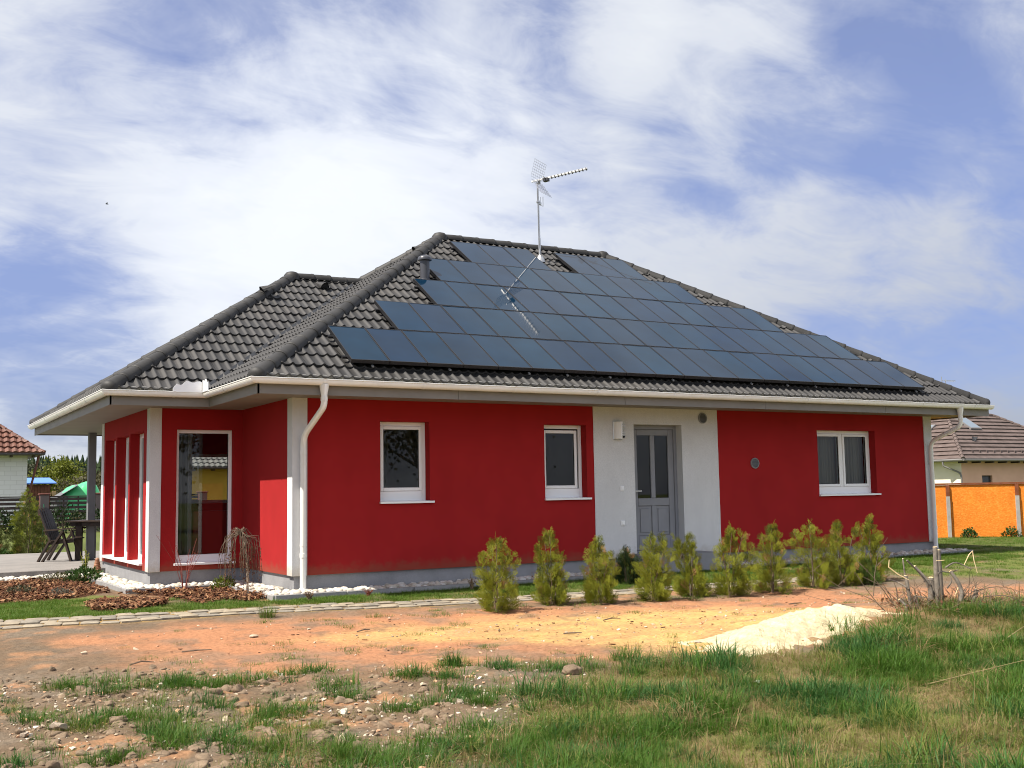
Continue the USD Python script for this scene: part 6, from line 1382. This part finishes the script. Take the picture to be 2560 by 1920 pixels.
i3 = np.arange(40 * 30).reshape(30, 40)
obj('cover', (np.stack([gx_ * 1.55, gy_ * 1.6, hgt], -1).reshape(-1, 3), np.stack([i3[:-1, :-1], i3[:-1, 1:], i3[1:, 1:], i3[1:, :-1]], -1).reshape(-1, 4)), plain('green_tarpaulin', (.08, .52, .20), .35, .5), dm, smooth=True)
obj('grey_sheet', MB().cbox(-1.75, -.9, -1.5, 1.2, 0, 1.75, .1).add([(-1.85, -1.55, 1.5), (-.2, -1.6, 2.55), (-.2, 1.5, 2.55), (-1.85, 1.5, 1.5)], [[0, 1, 2, 3]]), plain('grey_sheet', (.10, .105, .11), .6), dm)
bfn = thing('board_wall', 'row of upright tan boards beyond the green tarpaulin', 'fence', (5.0, 73, -.3))
for k in range(30): obj('board', MB().cbox(-.2 + k * .36, .1 + k * .36, -.02, .02, 0, 1.9 + .1 * (k % 3), .01), noisy('tan_board', (.30, .17, .08), (.42, .27, .14), scale=3, rough=.8) if k == 0 else MATS['tan_board'], bfn)
def tree(name, label, loc, h, w, seed, mt, nl=2600, ls=.28, trunk=.25, cat='tree', low=.3, group=None):
    t = thing(name, label, cat, loc, group=group); r = np.random.default_rng(seed); tk, cr = MB(), MB()
    tk.tube([(0, 0, -.3), (r.normal(0, .05) * h * .1, 0, h * .3), (r.normal(0, .03) * h, r.normal(0, .03) * h, h * .85)], [trunk, trunk * .7, trunk * .1], 8)
    ends = []
    for i in range(26):
        a, el = r.uniform(0, 6.28), r.uniform(.15, 1.3); z = h * r.uniform(low * .7, .65); d = np.array([math.cos(a) * math.cos(el), math.sin(a) * math.cos(el), math.sin(el)]); l = w * .5 * r.uniform(.6, 1.05) * (1 if el < .9 else 1.1)
        e = np.array([0, 0, z]) + d * [l, l, min(l, h - z)] ; tk.tube([(0, 0, z), np.array([0, 0, z]) + d * l * .5 + r.normal(0, .04, 3) * l, e], [trunk * .35, trunk * .2, trunk * .05], 5, False); ends.append(e)
        for j in range(3):
            e2 = e + r.normal(0, .17, 3) * w; e2[2] = min(e2[2], h); tk.tube([np.array([0, 0, z]) + (e - [0, 0, z]) * .6, e2], [trunk * .1, trunk * .03], 4, False); ends.append(e2)
    for i in range(nl):
        e = ends[int(r.integers(len(ends)))]; p = e + r.normal(0, .085, 3) * w; leaf(cr, p, r.normal(size=3), r.normal(size=3), ls * r.uniform(.6, 1.3), ls * .7)
    obj('trunk', tk, bark2, t); obj('crown', cr, mt, t); return t
spring = leafy('spring_leaves', [(0, (.13, .15, .016)), (.5, (.22, .23, .025)), (1, (.33, .32, .05))], .35); olive_l = leafy('budding_leaves', [(0, (.07, .065, .03)), (.6, (.13, .11, .045)), (1, (.20, .17, .06))], .3)
tree('spring_tree', 'larger yellow green spring tree before the dark forest', (11.0, 103, -.3), 5.0, 4.2, 701, spring, 4600, .26)
tree('spring_tree', 'smaller yellow green tree right of the larger one', (12.5, 100.3, -.3), 4.0, 2.6, 702, spring, 2200, .24)
tree('budding_tree', 'brownish budding tree right of the terrace post', (14.7, 101, -.3), 4.5, 3.4, 703, olive_l, 2200, .30)
tree('budding_tree', 'dark budding tree between the white house and the yellow green tree', (9.6, 109, -.3), 4.8, 4.0, 704, leafy('dark_budding', [(0, (.04, .045, .02)), (1, (.10, .09, .04))], .2), 2600, .34)
tree('budding_tree', 'low olive tree behind the green tarpaulin', (11.4, 88, -.3), 3.0, 4.2, 705, olive_l, 2000, .26)
# trees and a house on the camera's own side of the plot are mirrored faintly by the window panes
for k, (x, y, h) in enumerate([(4, -34, 9), (11, -37, 10), (18, -33, 9), (-4, -38, 10)]):
    tree('budding_tree', ['tall budding tree mirrored in the front panes, nearest the bay', 'tall budding tree mirrored in the front panes, second', 'tall budding tree mirrored in the front panes, third', 'tall budding tree mirrored in the front panes, farthest left'][k], (x, y, -.5), h, 8, 710 + k, olive_l, 5000, .24, .3)
def spruce(seed):
    r = np.random.default_rng(seed); b = MB()
    for k in range(9):
        z0, z1 = .08 + k * .098, .08 + k * .098 + .20; rad = .19 * (1 - k / 9.3) + .012; n = 11; a = np.linspace(0, 6.283, n, endpoint=False) + r.uniform(0, 1); rr = rad * r.uniform(.6, 1.15, n)
        v = [(rr[i] * math.cos(a[i]), rr[i] * math.sin(a[i]), z0 - .03 * rr[i] / rad + r.normal(0, .01)) for i in range(n)] + [(0, 0, min(z1, 1.0))]; b.add(v, [[i, (i + 1) % n, n] for i in range(n)])
    return b.tube([(0, 0, -.05), (0, 0, .3)], .012, 5)
sp_m = [noisy(f'spruce_green_{k}', c, tuple(1.6 * q for q in c), scale=.4, rough=.9, spec=.1) for k, c in enumerate(((.018, .030, .014), (.024, .036, .016)))]
az = rng.uniform(math.radians(-12), math.radians(62), 2600); D = rng.uniform(520, 680, 2600); fx, fy_ = EYE[0] + D * np.sin(az), EYE[1] + D * np.cos(az)
fh = rng.uniform(15, 22, 2600) * (.9 + .3 * nz(fx * .01, fy_ * .01, 1.0, 95)); 
instancer('spruce_forest', [(spruce(k), sp_m[k % 2], False) for k in range(4)], np.column_stack([fx, fy_, np.full(2600, -.3) + (D - 520) * .025]), rng.uniform(0, 6.28, 2600), fh, label='dark spruce forest along the horizon', cat='forest')
# a bird high over the left
bi = thing('flying_bird', 'small dark bird flying high over the left of the picture', 'bird', (5.53, 46.7, 17.1))
obj('body', MB().revolve((0, 0, 0), [(.001, -.09), (.025, -.05), (.03, 0), (.02, .05), (.018, .065), (.001, .09)], 10, (1, .2, 0)), black_m, bi, smooth=True); 
for s in (-1, 1): obj('wing', MB().add([(.03, 0, .02), (.0, s * .16, .06), (-.04, s * .20, .04), (-.05, 0, .015), (.03, 0, .012), (.0, s * .16, .052), (-.04, s * .20, .032), (-.05, 0, .007)], [[0, 1, 2, 3], [7, 6, 5, 4], [0, 4, 5, 1], [2, 6, 7, 3]]), black_m, bi)
